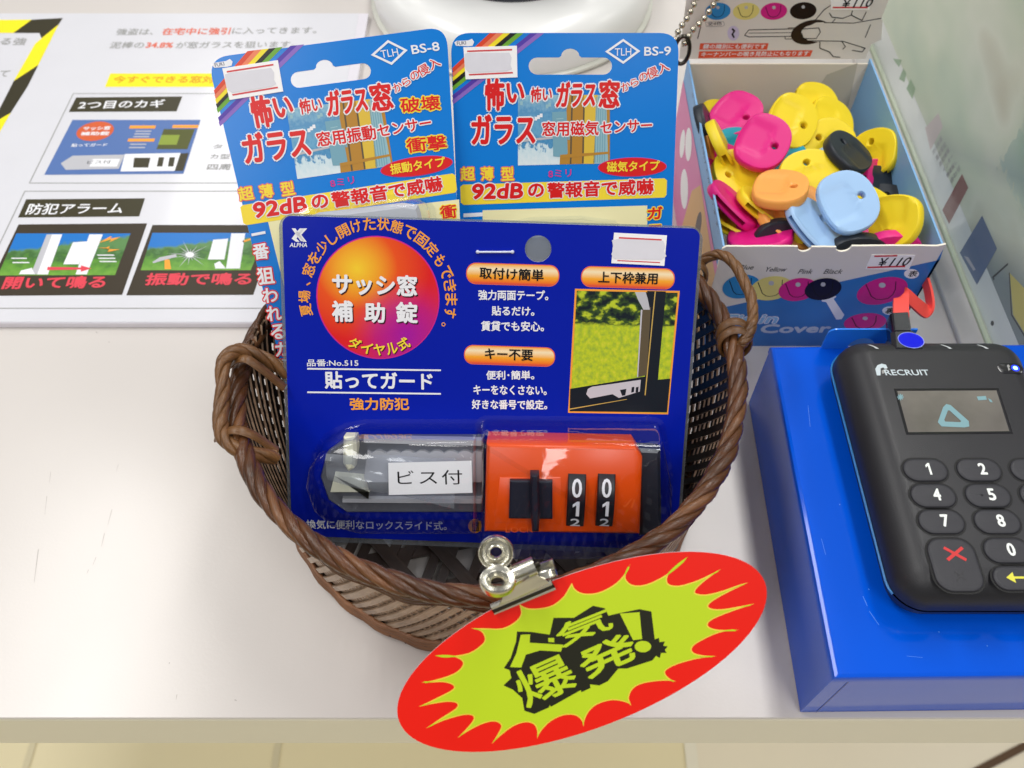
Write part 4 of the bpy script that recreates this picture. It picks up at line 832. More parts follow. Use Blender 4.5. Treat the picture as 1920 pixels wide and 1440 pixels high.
for (o_, txt, tb) in (((0, 0), '開いて鳴る', ((2, 543), (195, 541))), ((265, 0), '振動で鳴る', ((270, 536), (470, 535)))):
    b = MB(TF); dx = o_[0]
    if dx == 0: b.pp([(35, 421), (276, 419), (229, 553), (-30, 555)], h, PAN); im = [(31, 438), (245, 438), (216, 516), (-4, 517)]
    else: b.pp([(286, 422), (520, 422), (475, 553), (237, 554)], h, PAN); im = [(286, 437), (500, 437), (470, 507), (264, 507)]
    b.pp(im, h + .04, HILL)
    if dx == 0:
        for ki, (pts, m) in enumerate((([(90, 440), (117, 440), (90, 515), (64, 515)], WHITE), ([(88, 440), (98, 440), (70, 515), (58, 515)], LGREY), ([(168, 440), (193, 440), (163, 515), (142, 515)], WHITE), ([(137, 455), (165, 453), (148, 496), (119, 496)], WHITE), ([(90, 501), (152, 502), (152, 498), (172, 504), (152, 510), (152, 506), (88, 507)], REDP), ([(203, 446), (210, 443), (207, 448), (226, 445), (205, 455), (210, 449), (186, 456)], ORG), ([(200, 465), (206, 462), (204, 468), (226, 468), (202, 473), (206, 467), (184, 465)], ORG), ([(182, 478), (213, 478), (215, 480), (184, 480)], WHITE), ([(184, 484), (216, 484), (217, 486), (186, 486)], WHITE), ([(186, 490), (218, 490), (219, 492), (188, 492)], WHITE), ([(22, 484), (50, 484), (51, 486), (22, 486)], WHITE), ([(24, 492), (55, 492), (56, 494), (24, 494)], WHITE), ([(40, 508), (60, 503), (66, 515), (36, 515)], WHITE))): b.pp(pts, h + .08 + .007 * ki, m)
    else:
        for pts, m in (([(400, 450), (428, 448), (421, 487), (390, 487)], WHITE), ([(434, 438), (460, 438), (450, 504), (424, 504)], WHITE), ([(309, 487), (318, 487), (321, 505), (309, 505)], ORG), ([(286, 492), (300, 483), (330, 477), (332, 482), (305, 489), (288, 494)], LGREY), ([(402, 495), (412, 490), (424, 504), (404, 504)], WHITE), ([(455, 452), (480, 444), (478, 448), (456, 455)], ORG)) : b.pp(pts, h + .08 + .005 * (pts[0][0] % 7), m)
        for k in range(16):
            a = 2 * pi * k / 16 + .1; r0, r1 = 5, 20 + 12 * (k % 3); c = (356, 478)
            b.pp([(c[0] + r0 * cos(a - .25), c[1] + r0 * .7 * sin(a - .25)), (c[0] + r0 * cos(a + .25), c[1] + r0 * .7 * sin(a + .25)), (c[0] + r1 * cos(a), c[1] + r1 * .62 * sin(a))], h + .08, LGREY)
        b.pp(ell(356, 478, 8, 5, 14), h + .1, WHITE)
    b.T(txt, tb[0], tb[1], 23, h + .1, REDP, .03, lean=0)
    b.build('alarm_picture', le)

# ================================================================== WHITE ROUND BASE (top)
WP = mat('white_gloss_plastic', (240, 240, 238), rough=.3, coat=.2, var=.015); WP2 = mat('white_flange', (222, 222, 212), rough=.25, coat=.3)
wb_ = thing('device_base', 'white round plastic base of a device standing behind the blue packages', 'base', (0, 440, 0))
DF = Frame((0, 440, 0), (1, 0, 0), (0, 1, 0))
b = MB(DF); ring = ell(0, 0, 75, 75, 96); b.loft(ring, [(1, 0), (0, 1), (0, 2.2), (1.2, 3)], WP2); b.build('flange', wb_, 40)
b = MB(DF); b.loft(ring, [(2.2, 3), (1.6, 6), (1.8, 12), (3.4, 17), (6.5, 20.5), (11, 22.6), (18, 24), (30, 24.6), (40, 24.8)], WP); b.build('body', wb_, 60)
b = MB(DF); b.loft(ell(0, 0, 45, 45, 64), [(0, 24.5), (-.6, 26), (-.4, 60), (0, 64)], mat('dark_device', (40, 44, 58), rough=.3)); b.build('dark_column', wb_, 40)

# ================================================================== KEY COVER BOX
KX0, KX1, KY0, KY1, KZ = 70, 143.5, 204, 307, 54
BOXW = mat('white_board', (226, 220, 214), rough=.55, var=.03); BOXIN = mat('box_inside', (242, 230, 214), rough=.6, var=.04); BOXBL = mat('box_sky_blue', (128, 178, 226), rough=.45, var=.06, scale=12); BOXD = mat('box_deep_blue', (44, 118, 190), rough=.4, var=.06); CUTE = mat('board_cut_edge', (244, 238, 222), rough=.6)
kb = thing('display_box', 'open cardboard display box filled with coloured key covers, raised header card at the back', 'box', (107, 255, 0))
FP = Frame((KX0, KY0, 0), (1, 0, 0), (0, 0, 1)); HP = Frame((KX0 - 2, KY1 + 1, 0), (1, 0, 0), (0, .1, 1)); LWF = Frame((KX0, KY1, 0), (0, -1, 0), (0, 0, 1))
def zig(x0, x1, y, n_, amp): return [(x0 + (x1 - x0) * i / n_, y + rnd.uniform(-amp, amp)) for i in range(n_ + 1)]
n1 = FP.px(1505, 474)[0]; n2 = FP.px(1578, 472)[0]
top = [(0, KZ - 1)] + [(1.2, KZ)] + zig(2, n1 - 2.4, KZ, 8, .12) + [(n1 + 2.3 * cos(pi + pi * i / 8), KZ - .3 + 2.2 * sin(pi + pi * i / 8)) for i in range(9)] + zig(n1 + 2.4, n2 - 2.4, KZ - .2, 4, .15) + [(n2 + 2.6 * cos(pi + pi * i / 8), KZ - .3 + 2.2 * sin(pi + pi * i / 8)) for i in range(9)] + zig(n2 + 2.7, 71, KZ + .2, 9, .15) + [(73.5, KZ + 1)]
b = MB(FP); b.prism([(0, 0)] + top + [(73.5, 0)], -.7, 0, BOXW, side=CUTE); fp = b.build('front_panel', kb)
b = MB(FP); h = .05
b.pp([(1762, 487), (1769, 466), (1640, 690), (1300, 690), (1340, 580), (1375, 572)], h, BOXD)
OVC = [((1390, 537), 36, 22, SKYB), ((1446, 540), 40, 22, PALEY), ((1496, 542), 37, 21, PINK), ((1543, 541), 35, 20, ink('ink_midnight', (20, 20, 48)))]
def oval(mb, fr, c, rx, ry, m, hh, rot=-.18, mark=BLACK):
    mb.pp(ell(c[0], c[1], rx, ry, 32, rot), hh, m)
    mb.pp(ell(c[0] + .0 * rx, c[1] - ry * .45, rx * .13, ry * .2, 14), hh + .04, LGREY)
    pth = [(c[0] + rx * a, c[1] + ry * q) for a, q in ((-.62, -.5), (-.5, .05), (-.42, .42), (-.25, .64), (-.02, .68), (.22, .58), (.4, .3), (.5, -.1), (.52, -.72))]
    line(mb, fr, pth, 1.0, hh + .04, mark)
def line(mb, fr, pth, wd, hh, m):
    p = [V(*fr.px(*q)) for q in pth]; k = fr.scale(*pth[0]) * wd / 2
    for i in range(len(p) - 1):
        d = p[i + 1] - p[i]; d = d / max(np.linalg.norm(d), 1e-9); n_ = V(-d[1], d[0]) * k; e_ = d * k * .5
        mb.poly([tuple(p[i] + n_ - e_), tuple(p[i] - n_ - e_), tuple(p[i + 1] - n_ + e_), tuple(p[i + 1] + n_ + e_)], hh + .002 * (i % 2), m)
for i, (c, rx, ry, m) in enumerate(OVC): oval(b, FP, c, rx, ry, m, h + .05 + .06 * i)
b.pp([(1540, 560), (1564, 552), (1568, 556), (1563, 560), (1583, 590), (1578, 598), (1568, 599), (1549, 566), (1541, 565)], h + .04, WHITE)
oval(b, FP, (1654, 545), 49, 24, PINK, h + .05, -.25); oval(b, FP, (1622, 604), 40, 17, PINK, h + .05, -.1)
for s_, u0, u1, v in (('Blue', 1385, 1411, 505), ('Yellow', 1432, 1472, 509), ('Pink', 1495, 1521, 513), ('Black', 1543, 1577, 513)): b.T(s_, (u0, v), (u1, v), 8.5, h + .05, BLACK, .005, lean=.2)
b.pp(ell(1709, 513, 14, 9, 24), h + .05, WHITE); b.T('表', (1701, 519), (1718, 518), 11, h + .1, BLACK, .01); b.pp(ell(1668, 582, 14, 8, 24), h + .05, WHITE); b.T('裏', (1658, 588), (1676, 587), 11, h + .1, BLACK, .01)
b.T('Fit in', (1356, 607), (1454, 606), 17, h + .05, ink('pale_sky', (150, 196, 232)), .03, lean=.15, outline=(.35, WHITE)); b.T('Key Cover', (1330, 630), (1552, 628), 21, h + .05, ink('pale_grey_blue', (196, 206, 220)), .04)
b.build('printed_artwork', fp)
b = MB(FP); b.prism(FP.P([(1634, 477), (1716, 478), (1704, 505), (1622, 504)]), .05, .2, STICK); b.pp([(1639, 478), (1682, 477), (1682, 480), (1639, 481)], .24, REDLINE); b.pp([(1626, 499), (1697, 497), (1697, 500), (1626, 502)], .24, REDLINE); b.T('¥', (1644, 499), (1659, 498), 15, .25, BLACK, .012, lean=.1); b.T('110', (1665, 499), (1700, 497), 15, .25, BLACK, .012, lean=.25); b.build('price_sticker', fp)
b = MB(); b.box(KX0 + .1, KY0 + .75, 0, KX0 + .8, KY1, KZ - .5, BOXBL); lw = b.build('side_panel', kb)
b = MB(LWF)
LPK = mat('leaf_pink', (226, 130, 180), rough=.45); TAN = mat('leaf_tan', (226, 178, 116), rough=.45)
b.poly([(0, 0), (103, 0), (103, 44), (0, 44)], .05, LPK); b.poly([(46, 0), (103, 0), (103, 40), (60, 42), (50, 30)], .09, TAN)
for (x, y, a_, c_) in ((30, 36, 7, 6), (38, 20, 9, 7), (20, 28, 5, 6)): b.poly(ell(x, y, a_, c_, 22), .1, STICK)
b.poly(ell(70, 30, 4.2, 7, 22), .12, ink('print_brown', (70, 60, 56)))
b.T('キーカバーを付けてかわります。', (1297, 175), (1347, 440), 7, .1, NAVY, .0)
b.build('printed_artwork', lw)
b = MB(); b.box(KX1 - .8, KY0 + .75, 0, KX1 - .1, KY1, KZ, BOXBL); b.build('side_panel', kb)
b = MB(); b.box(KX0, KY0, .02, KX1, KY1, .7, BOXIN); b.build('bottom_panel', kb)
b = MB(); b.box(KX0 + .8, KY1 - .7, .7, KX1 - .8, KY1, KZ - 2, BOXIN)
b.pp([(1530, 170), (1550, 140), (1608, 118), (1590, 200)], .02, mat('inner_flap', (212, 202, 184), rough=.35), fr=Frame((KX0, KY1 - .75, 0), (1, 0, 0), (0, 0, 1))); b.build('back_panel', kb)
b = MB(HP); hd = [(0, KZ - 4), (76, KZ - 4), (79, 102), (-1.5, 102)]; b.prism(hd, -.7, 0, BOXW, side=CUTE); hdr = b.build('header_card', kb)
b = MB(HP); h = .06
for c, rx, ry, m in (((1346, 21), 24, 16, SKYB), ((1399, 21), 25, 16, PALEY), ((1451, 21), 25, 16, PINK), ((1506, 20), 25, 16, ink('ink_dark', (36, 24, 22)))): oval(b, HP, c, rx, ry, m, h, -.1)
b.T('全4色', (1326, 48), (1353, 47), 7, h, BLACK, 0); frp = ccw(HP.P([(1322, 41), (1357, 40), (1359, 47), (1354, 50), (1324, 50)])); b.poly(frp, h, GREY, [inset(frp, .2)])
b.pp(ell(1375, 62, 11, 14, 20), h, ink('lilac', (205, 196, 226))); line(b, HP, [(1373, 54), (1377, 58), (1373, 64), (1376, 70)], 3, h + .05, BLACK)
line(b, HP, [(1396, 66), (1404, 56), (1488, 54)], 1.4, h, BLACK); line(b, HP, [(1396, 66), (1404, 69), (1486, 68)], 1.4, h, BLACK); line(b, HP, [(1404, 62), (1490, 61)], 1, h, BLACK); line(b, HP, [(1478, 54), (1478, 52), (1492, 52), (1492, 73), (1472, 73), (1472, 69)], 1.2, h, BLACK)
b.poly(ccw(HP.P(ell(1520, 60, 38, 22, 36, -.25))), h + .02, ink('ink_dark2', (44, 30, 28)), [ccw(HP.P(ell(1521, 60, 19, 13, 24, -.2)))])
hand = WHITE
b.pp([(1510, 52), (1530, 42), (1655, 36), (1652, 74), (1620, 90), (1515, 76), (1506, 66)], h + .06, BOXW)
for pth in ([(1545, 42), (1600, 43), (1652, 34)], [(1515, 76), (1580, 77), (1622, 90)], [(1505, 54), (1535, 52), (1538, 60), (1530, 72), (1506, 72), (1503, 62)], [(1528, 38), (1545, 18), (1557, 10)], [(1555, 24), (1560, 32), (1580, 34), (1596, 28), (1598, 20)], [(1596, 28), (1616, 38), (1624, 22)], [(1566, 35), (1560, 42)], [(1537, 78), (1537, 90), (1555, 97), (1562, 106), (1575, 107)], [(1578, 77), (1585, 87), (1580, 92)], [(1598, 94), (1616, 97), (1622, 90)], [(1308, 72), (1314, 48)], [(1622, 70), (1632, 46)]): line(b, HP, pth, 1.5, h + .1, BLACK)
ORL = ink('orange_label', (226, 88, 56))
b.pp([(1313, 81), (1441, 81), (1438, 93), (1311, 93)], h, ORL); b.T('鍵の識別にも便利です', (1317, 91), (1434, 91), 8.5, h + .05, WHITE, .014, lean=.1); b.pp([(1311, 96), (1524, 94), (1519, 106), (1309, 109)], h, ORL); b.T('キーナンバーの覗き見防止にもなります', (1314, 106), (1515, 104), 8.5, h + .05, WHITE, .014, lean=.1)
b.build('printed_artwork', hdr)
b = MB(HP); b.prism(HP.P([(1556, -30), (1634, -30), (1630, 18), (1558, 18)]), .02, .2, STICK); b.pp([(1561, 12), (1627, 12), (1627, 15), (1561, 15)], .24, REDLINE); b.T('¥', (1577, 14), (1592, 13), 15, .28, BLACK, .012, lean=.1); b.T('110', (1598, 14), (1632, 12), 15, .28, BLACK, .012, lean=.25); b.build('price_sticker', hdr)

# key covers ------------------------------------------------------
def cover_mesh():
    N = 48; out = []
    for i in range(N):
        t = 2 * pi * i / N; c, s_ = cos(t), sin(t); ex = .86; x = 12 * abs(c) ** ex * (1 if c > 0 else -1)
        y = (10.8 * abs(s_) ** ex if s_ > 0 else -9.2 * abs(s_) ** .62); x *= 1 - .05 * (y < 0) * min(1, -y / 9)
        out.append(V(x, y))
    hc = V(0, 5.4); R = []
    def top(x, y):
        d = max(abs(x) / 8.2, (y - 2.0) / 3.2 + .55 if y > 0 else 0, 0); f_ = 1 / (1 + math.exp((d - .78) * 26)); return 2.05 - .6 * f_
    hole = []
    for p in out:
        d = p - hc; hole.append(hc + d / np.linalg.norm(d) * 1.3)
    fr_ = [0, .05, .15, .28, .4, .52, .62, .7, .78, .87]
    rings = [[(h_[0], h_[1], -1.6) for h_ in hole], [(h_[0], h_[1], 1.6) for h_ in hole]]
    for f_ in fr_[1:]:
        rings.append([tuple((h_ + (o_ - h_) * f_)) + (top(*(h_ + (o_ - h_) * f_)),) for h_, o_ in zip(hole, out)])
    for f_, z in ((.95, 1.98), (.985, 1.55), (1, .8), (1, -.8), (.985, -1.55), (.95, -1.98)):
        rings.append([tuple(h_ + (o_ - h_) * f_) + (z,) for h_, o_ in zip(hole, out)])
    for f_ in fr_[:0:-1]:
        rings.append([tuple((h_ + (o_ - h_) * f_)) + (-top(*(h_ + (o_ - h_) * f_)),) for h_, o_ in zip(hole, out)])
    rings.append(rings[0]); n = N; vs = [V(*p) * S * .94 for r in rings[:-1] for p in r]; fs = []; K_ = len(rings) - 1
    for k in range(K_):
        for i in range(n):
            j = (i + 1) % n; k2 = (k + 1) % K_; fs.append((k * n + i, k2 * n + i, k2 * n + j, k * n + j)[::-1])
    me = bpy.data.meshes.new('key_cover'); me.from_pydata([tuple(v) for v in vs], [], fs)
    me.polygons.foreach_set('use_smooth', [True] * len(me.polygons))
    import bmesh
    bm = bmesh.new(); bm.from_mesh(me); bmesh.ops.recalc_face_normals(bm, faces=bm.faces[:]); bm.to_mesh(me); bm.free()
    cb = bpy.data.meshes.new('cut'); q = [(x * 7.1 * S, (y * 6 - 8) * S, z * .85 * S) for x in (-1, 1) for y in (-1, 1) for z in (-1, 1)]
    cb.from_pydata(q, [], [(0, 1, 3, 2), (4, 6, 7, 5), (0, 4, 5, 1), (2, 3, 7, 6), (0, 2, 6, 4), (1, 5, 7, 3)])
    o = bpy.data.objects.new('tmp', me); c = bpy.data.objects.new('tmpcut', cb); COL.objects.link(o); COL.objects.link(c)
    md = o.modifiers.new('b', 'BOOLEAN'); md.object = c; md.operation = 'DIFFERENCE'; md.solver = 'EXACT'
    dg = bpy.context.evaluated_depsgraph_get(); res = bpy.data.meshes.new_from_object(o.evaluated_get(dg))
    bpy.data.objects.remove(o); bpy.data.objects.remove(c); res.name = 'key_cover'
    res.polygons.foreach_set('use_smooth', [True] * len(res.polygons)); res.set_sharp_from_angle(angle=math.radians(38))
    res.materials.clear(); res.materials.append(None); res.polygons.foreach_set('material_index', [0] * len(res.polygons))
    return res
KM = cover_mesh()
def rub(name, c): return mat(name, c, rough=.4, var=.04, scale=60, sss=.08, spec=.4)
CC = {'pink': rub('pink_rubber', (226, 28, 132)), 'yellow': rub('yellow_rubber', (248, 220, 40)), 'orange': rub('orange_rubber', (252, 172, 84)), 'lblue': rub('pale_blue_rubber', (166, 202, 242)), 'black': rub('black_rubber', (38, 44, 52)), 'teal': rub('teal_rubber', (20, 165, 190))}
COV = [
 (1377, 215, 46, (.75, .65), (-.12, .42), 'pink', 'large pink key cover leaning in the back left corner of the display box'),
 (1481, 228, 51, (70, 32), (.12, .15), 'yellow', 'big upright yellow key cover in the back middle, hole on its right'),
 (1527, 205, 45, (1, 0), (.2, .2), 'yellow', 'yellow key cover at the very back, only its upper right edge showing'),
 (1554, 232, 44, (1, .2), (.3, .25), 'yellow', 'yellow key cover second from the back, between two other yellow ones'),
 (1553, 276, 45, (-75, -60), (.0, .15), 'yellow', 'yellow key cover partly under the black tilted one, hole at its left'),
 (1637, 292, 42, (0, -1), (-.86, .1), 'yellow', 'yellow key cover standing against the blue side wall of the box'),
 (1592, 290, 51, (-55, -80), (.45, .52), 'black', 'black key cover tilted on top of yellow ones near the right wall'),
 (1427, 267, 54, (95, 55), (-.08, .22), 'pink', 'pink key cover lying on top near the left, hole at its right end'),
 (1326, 247, 45, (85, -280), (.88, .25), 'black', 'black key cover seen edge on beside the left wall of the box'),
 (1343, 287, 41, (.3, -1), (.8, .2), 'orange', 'orange key cover seen edge on, low beside the left wall'),
 (1354, 277, 48, (140, -310), (.84, .38), 'yellow', 'yellow key cover seen edge on, leaning against the pink one at left'),
 (1378, 293, 40, (1, 0), (0, .1), 'teal', 'teal key cover peeping out at the left of the pink one'),
 (1387, 330, 44, (-1, .2), (.1, .38), 'yellow', 'yellow key cover lying left of the orange one, below the pink one'),
 (1459, 355, 55, (100, 55), (-.12, .74), 'orange', 'orange key cover lying flat on top in the middle of the box'),
 (1518, 332, 49, (-20, -80), (.0, .22), 'yellow', 'yellow key cover between the orange and the pale blue ones, hole upward'),
 (1586, 381, 57, (110, -45), (-.12, .18), 'lblue', 'round pale blue key cover lying on top, dark hole at its right'),
 (1524, 424, 51, (1, -.75), (.45, .45), 'lblue', 'pale blue key cover on its edge showing a long slot, by the front panel'),
 (1374, 386, 47, (1, -1), (.6, .6), 'pink', 'pink key cover on its edge with a dark slot, by the left wall'),
 (1432, 394, 46, (.6, -.8), (.52, .66), 'yellow', 'yellow key cover on its edge with a slot, right of the pink slotted one'),
 (1385, 428, 39, (.4, -.8), (.35, .78), 'yellow', 'yellow key cover deep in the front left corner'),
 (1425, 447, 45, (.0, -1), (-.22, .8), 'pink', 'flat pink key cover just behind the front panel at left'),
 (1468, 462, 42, (.1, -1), (.0, -.55), 'black', 'black key cover standing behind the front panel, left of the pale blue slotted one'),
 (1600, 447, 44, (0, -1), (0, .5), 'pink', 'pink key cover below the round pale blue one'),
 (1670, 413, 51, (-.12, 1), (-.8, .05), 'yellow', 'yellow key cover leaning upright in the front right corner'),
 (1664, 481, 42, (0, -1), (.0, -.72), 'pink', 'pink key cover standing behind the front panel at the right corner'),
 (1600, 485, 42, (0, -1), (.05, -.72), 'black', 'black key cover rising behind the torn notch of the front panel'),
 (1652, 364, 38, (1, 0), (.3, .25), 'black', 'black key cover below the tilted black one, behind the pale blue one'),
 (1650, 342, 37, (0, 1), (.6, .1), 'pink', 'pink key cover of which only a sliver shows by the right wall'),
 (1620, 430, 42, (1, 0), (0, .2), 'black', 'black key cover in the shade under the round pale blue one'),
 (1505, 481, 39, (0, -1), (0, -.5), 'yellow', 'yellow key cover showing through the left notch of the front panel'),
 (1510, 402, 44, (1, 0), (.1, .3), 'orange', 'orange key cover below the flat orange one, beside pale blue ones'),
 (1468, 316, 42, (1, 0), (0, .1), 'teal', 'teal key cover under the pink one in the middle'),
 (1480, 385, 46, (1, .3), (.0, .5), 'orange', 'orange key cover directly under the flat orange one on top'),
 (1430, 320, 36, (1, 0), (0, .3), 'black', 'black key cover at the bottom between teal and yellow ones'),
 (1560, 340, 34, (1, .3), (0, .4), 'pink', 'pink key cover at the bottom under the black tilted one'),
 (1410, 420, 30, (1, .3), (0, .6), 'black', 'black key cover at the bottom of the front left heap'),
 (1655, 392, 37, (.2, -1), (-.3, .4), 'black', 'black key cover against the blue side wall behind the upright yellow one'),
 (1370, 345, 38, (.2, -1), (.5, .4), 'orange', 'orange key cover low by the left wall under the slotted pink one'),
 (1405, 385, 34, (.4, -1), (.2, .6), 'orange', 'orange key cover below the yellow slotted one at left'),
 (1630, 455, 38, (.4, -1), (.2, .5), 'yellow', 'yellow key cover low at the front right under pink and black ones'),
 (1358, 228, 38, (.4, -1), (.2, .5), 'yellow', 'yellow key cover low in the back left corner under the black edge-on one'),
 (1366, 318, 42, (.8, -1), (.2, .4), 'pink', 'pink key cover of which little shows under the edge-on yellow one'),
 (1545, 372, 44, (-.5, -1), (.3, .4), 'yellow', 'yellow key cover tucked under the left rim of the round pale blue one'),
 (1630, 400, 42, (.6, -1), (.2, .3), 'yellow', 'yellow key cover tucked under the right rim of the round pale blue one'),
 (1565, 318, 43, (1, .4), (.1, .5), 'lblue', 'pale blue key cover mostly hidden under the black tilted one'),
 (1470, 430, 44, (.6, -.8), (.5, .6), 'orange', 'orange key cover leaning by the yellow slotted one at the front'),
 (1555, 445, 34, (1, .3), (0, .6), 'orange', 'orange key cover low behind the front panel beside the pale blue slotted one'),
]
for (u, v, z, ax, n2, col, label) in COV:
    nx, ny = n2; nz_ = math.sqrt(max(.04, 1 - nx * nx - ny * ny)); N_ = RIGHT * nx + UP * ny - FWD * nz_; N_ = N_ / np.linalg.norm(N_)
    a = RIGHT * ax[0] - UP * ax[1]; y = a - N_ * (a @ N_); y = y / np.linalg.norm(y); x = np.cross(y, N_); o_ = ray_at(u, v, z) * S
    o = bpy.data.objects.new('key_cover', KM); COL.objects.link(o)
    o.matrix_world = Matrix(((x[0], y[0], N_[0], o_[0]), (x[1], y[1], N_[1], o_[1]), (x[2], y[2], N_[2], o_[2]), (0, 0, 0, 1)))
    o.material_slots[0].link = 'OBJECT'; o.material_slots[0].material = CC[col]
    o['label'] = label; o['category'] = 'key cover'; o['group'] = 'coloured key covers in the display box'

# ball chain hanging beside the header
CHN = mat('ball_chain_metal', (200, 192, 176), rough=.2, metal=1)
bc = thing('ball_chain', 'silver ball chain loop hanging at the left edge of the header card', 'chain', (64, 302, 60))
b = MB()
for pth in ([(1334, -60), (1310, -10), (1287, 36), (1279, 47), (1273, 57), (1267, 69), (1266, 82)], [(1372, -60), (1343, 0), (1316, 40), (1306, 47), (1298, 57), (1291, 68), (1285, 79), (1280, 88)]):
    pts = smoothpath([ray_D(u, v, 334) for u, v in pth], 400); acc = 0; last = pts[0]
    for p in pts:
        if np.linalg.norm(p - last) > 3.0 or p is pts[0]: b.ball(p, 1.25, CHN, 10, 8); last = p
    b.tube(pts[::8], .35, CHN, 5)
b.build('bead_strand', bc, 60)
b = MB(); c = ray_D(1279, 94, 335)
b.tube([c + V(2.8 * cos(t), 1.5 * sin(t), 5 * sin(t)) for t in [2 * pi * i / 28 for i in range(28)]], .8, mat('dark_steel_ring', (80, 76, 70), rough=.25, metal=1), 8, True); b.build('split_ring', bc, 60)

# ================================================================== BLUE PLASTIC BOX
PB = mat('blue_gloss_plastic', (2, 86, 218), rough=.09, var=.08, scale=14, spec=.3, bump=.05, bscale=60)
PBT = mat('blue_hang_tab_plastic', (40, 128, 236), rough=.2, coat=.3, var=.04)
bb = thing('plastic_case', 'glossy blue plastic box with a hang tab, at the right edge under the card reader', 'case', (150, 120, 0))
bot = [(84.3, 68.6), (215, 70), (215, 179), (86.2, 177.5)]
b = MB(); b.loft(bot, [(.5, 0), (0, .6), (0, 30.6), (-.25, 30.8), (-.25, 33), (.1, 33.8), (.9, 34.2)], PB); b.build('box_shell', bb, 25)
HT_ = Frame((0, 177.2, 0), (1, 0, 0), (0, 0, 1)); b = MB(HT_)
ty = 44.2; tp = [(102.6, 20), (131, 20), (131, ty), (105, ty)] + [(102.6 + 2.4 - 2.4 * sin(pi / 2 * i / 6), ty - 2.4 + 2.4 * cos(pi / 2 * i / 6)) for i in range(1, 7)]
b.prism(tp, 0, .6, PBT, [ell(115.3, 35.5, 4.2, 4.2, 26)]); b.build('hang_tab', bb)
CFR = Frame((84.3, 68.52, 0), (130.7, 1.4, 0), (0, 0, 1)); b = MB(CFR); DPB = mat('blue_seam', (2, 50, 150), rough=.3, spec=.2)
b.poly([(4.6, .4), (4.85, .4), (4.85, 30.4), (4.6, 30.4)], .05, DPB); b.poly([(0.6, .9), (129, .9), (129, 1.15), (.6, 1.15)], .06, DPB); b.build('moulded_seam', bb)
CTP = Frame((0, 0, 34.22), (1, 0, 0), (0, 1, 0)); b = MB(CTP); SCR_ = mat('pale_scratch', (70, 140, 236), rough=.3)
for (u0, v0, u1, v1, wd) in ((1618, 1118, 1626, 1136, .16), (1630, 1146, 1648, 1172, .14), (1628, 1104, 1630, 1106, .3), (1760, 1184, 1761, 1186, .35), (1515, 760, 1519, 800, .1), (1574, 945, 1575, 947, .3), (1540, 1010, 1548, 1040, .1), (1700, 1230, 1730, 1233, .1), (1850, 1210, 1852, 1212, .3)):
    a = V(*CTP.px(u0, v0)); c = V(*CTP.px(u1, v1)); d = (c - a) / np.linalg.norm(c - a); n_ = V(-d[1], d[0]) * wd / 2
    b.poly([tuple(a + n_), tuple(a - n_), tuple(c - n_), tuple(c + n_)], .02, SCR_)
b.build('scratch', bb)

# ================================================================== CARD READER
TZ = 52.2
TK = Frame((0, 0, TZ), (1, 0, 0), (0, 1, 0))
TBK = mat('reader_black', (38, 38, 42), rough=.42, var=.05, bump=.12, bscale=2500, spec=.5)
cr = thing('card_reader', 'black rounded payment card reader with number keys lying on the glossy blue box', 'card reader', (129, 127, 34.2))
RX0, RX1, RY0, RY1 = 100.8, 158.6, 83.6, 169.5
ol_ = rrect(RX0, RY0, RX1, RY1, 9, 10)
b = MB(); b.loft(ol_, [(4, 34.4), (2.2, 35.2), (.6, 38.2), (0, 41.2)], TBK, cap1=False)
b.loft(ol_, [(0, 42.0), (.15, 44.2), (.7, 46.4), (1.9, 48.6), (3.7, 50.4), (5.4, 51.5), (7.2, 52.05), (8.0, TZ)], TBK, cap0=False); body_ = b.build('reader_body', cr, 50)
b = MB(); TRM = mat('light_blue_trim', (64, 170, 240), rough=.3); o2 = inset(ccw(ol_), -.12)
side = [q for q in o2 if q[1] > RY0 + 4]; lo_ = [q for q in side if q[0] < 130]; hi_ = [q for q in side if q[0] >= 130]
for part in (sorted(lo_, key=lambda q: q[1]), sorted(hi_, key=lambda q: q[1])): b.tube([(x, y, 41.6) for x, y in part], .42, TRM, 6); b.build('trim_line', cr, 50)
b = MB(TK); SCR = mat('lcd_screen', (112, 108, 102), rough=.06, coat=.8, var=.55, scale=55)  # strong grey-brown mottling in the screen colour stands in for reflections
sp_ = TK.P([(1676, 729), (1872, 728), (1899, 813), (1699, 815)]); b.loft(sp_, [(0, -.1), (0, .12), (.5, .12), (.8, .03)], mat('screen_bezel', (24, 24, 28), rough=.15, coat=.5), cap1=False); b.poly(inset(ccw(sp_), .8), .05, SCR); scr = b.build('screen', cr)
b = MB(TK); CY_ = mat('lcd_cyan', (128, 166, 174), rough=.2); 
tri = [(1768, 764), (1774, 758), (1782, 760), (1816, 790), (1817, 800), (1808, 802), (1765, 800), (1758, 792)]; tin = [(1777, 770), (1780, 770), (1802, 790), (1800, 792), (1772, 791), (1770, 788)]
b.poly(ccw(TK.P(tri)), .14, CY_, [ccw(TK.P(tin))]); b.pp([(1831, 744), (1848, 743), (1850, 750), (1834, 751)], .14, CY_); b.pp([(1852, 747), (1858, 750), (1861, 755), (1856, 754)], .14, CY_)
for k in range(4): a = pi * k / 4; b.pp([(1688 + 6 * cos(a) - 1 * sin(a), 745 + 6 * sin(a) + cos(a)), (1688 + 6 * cos(a) + sin(a), 745 + 6 * sin(a) - cos(a)), (1688 - 6 * cos(a) + sin(a), 745 - 6 * sin(a) - cos(a)), (1688 - 6 * cos(a) - sin(a), 745 - 6 * sin(a) + cos(a))], .14 + .005 * k, CY_)
b.build('screen_symbol', scr)
LOG = mat('logo_silver', (196, 208, 214), rough=.35)
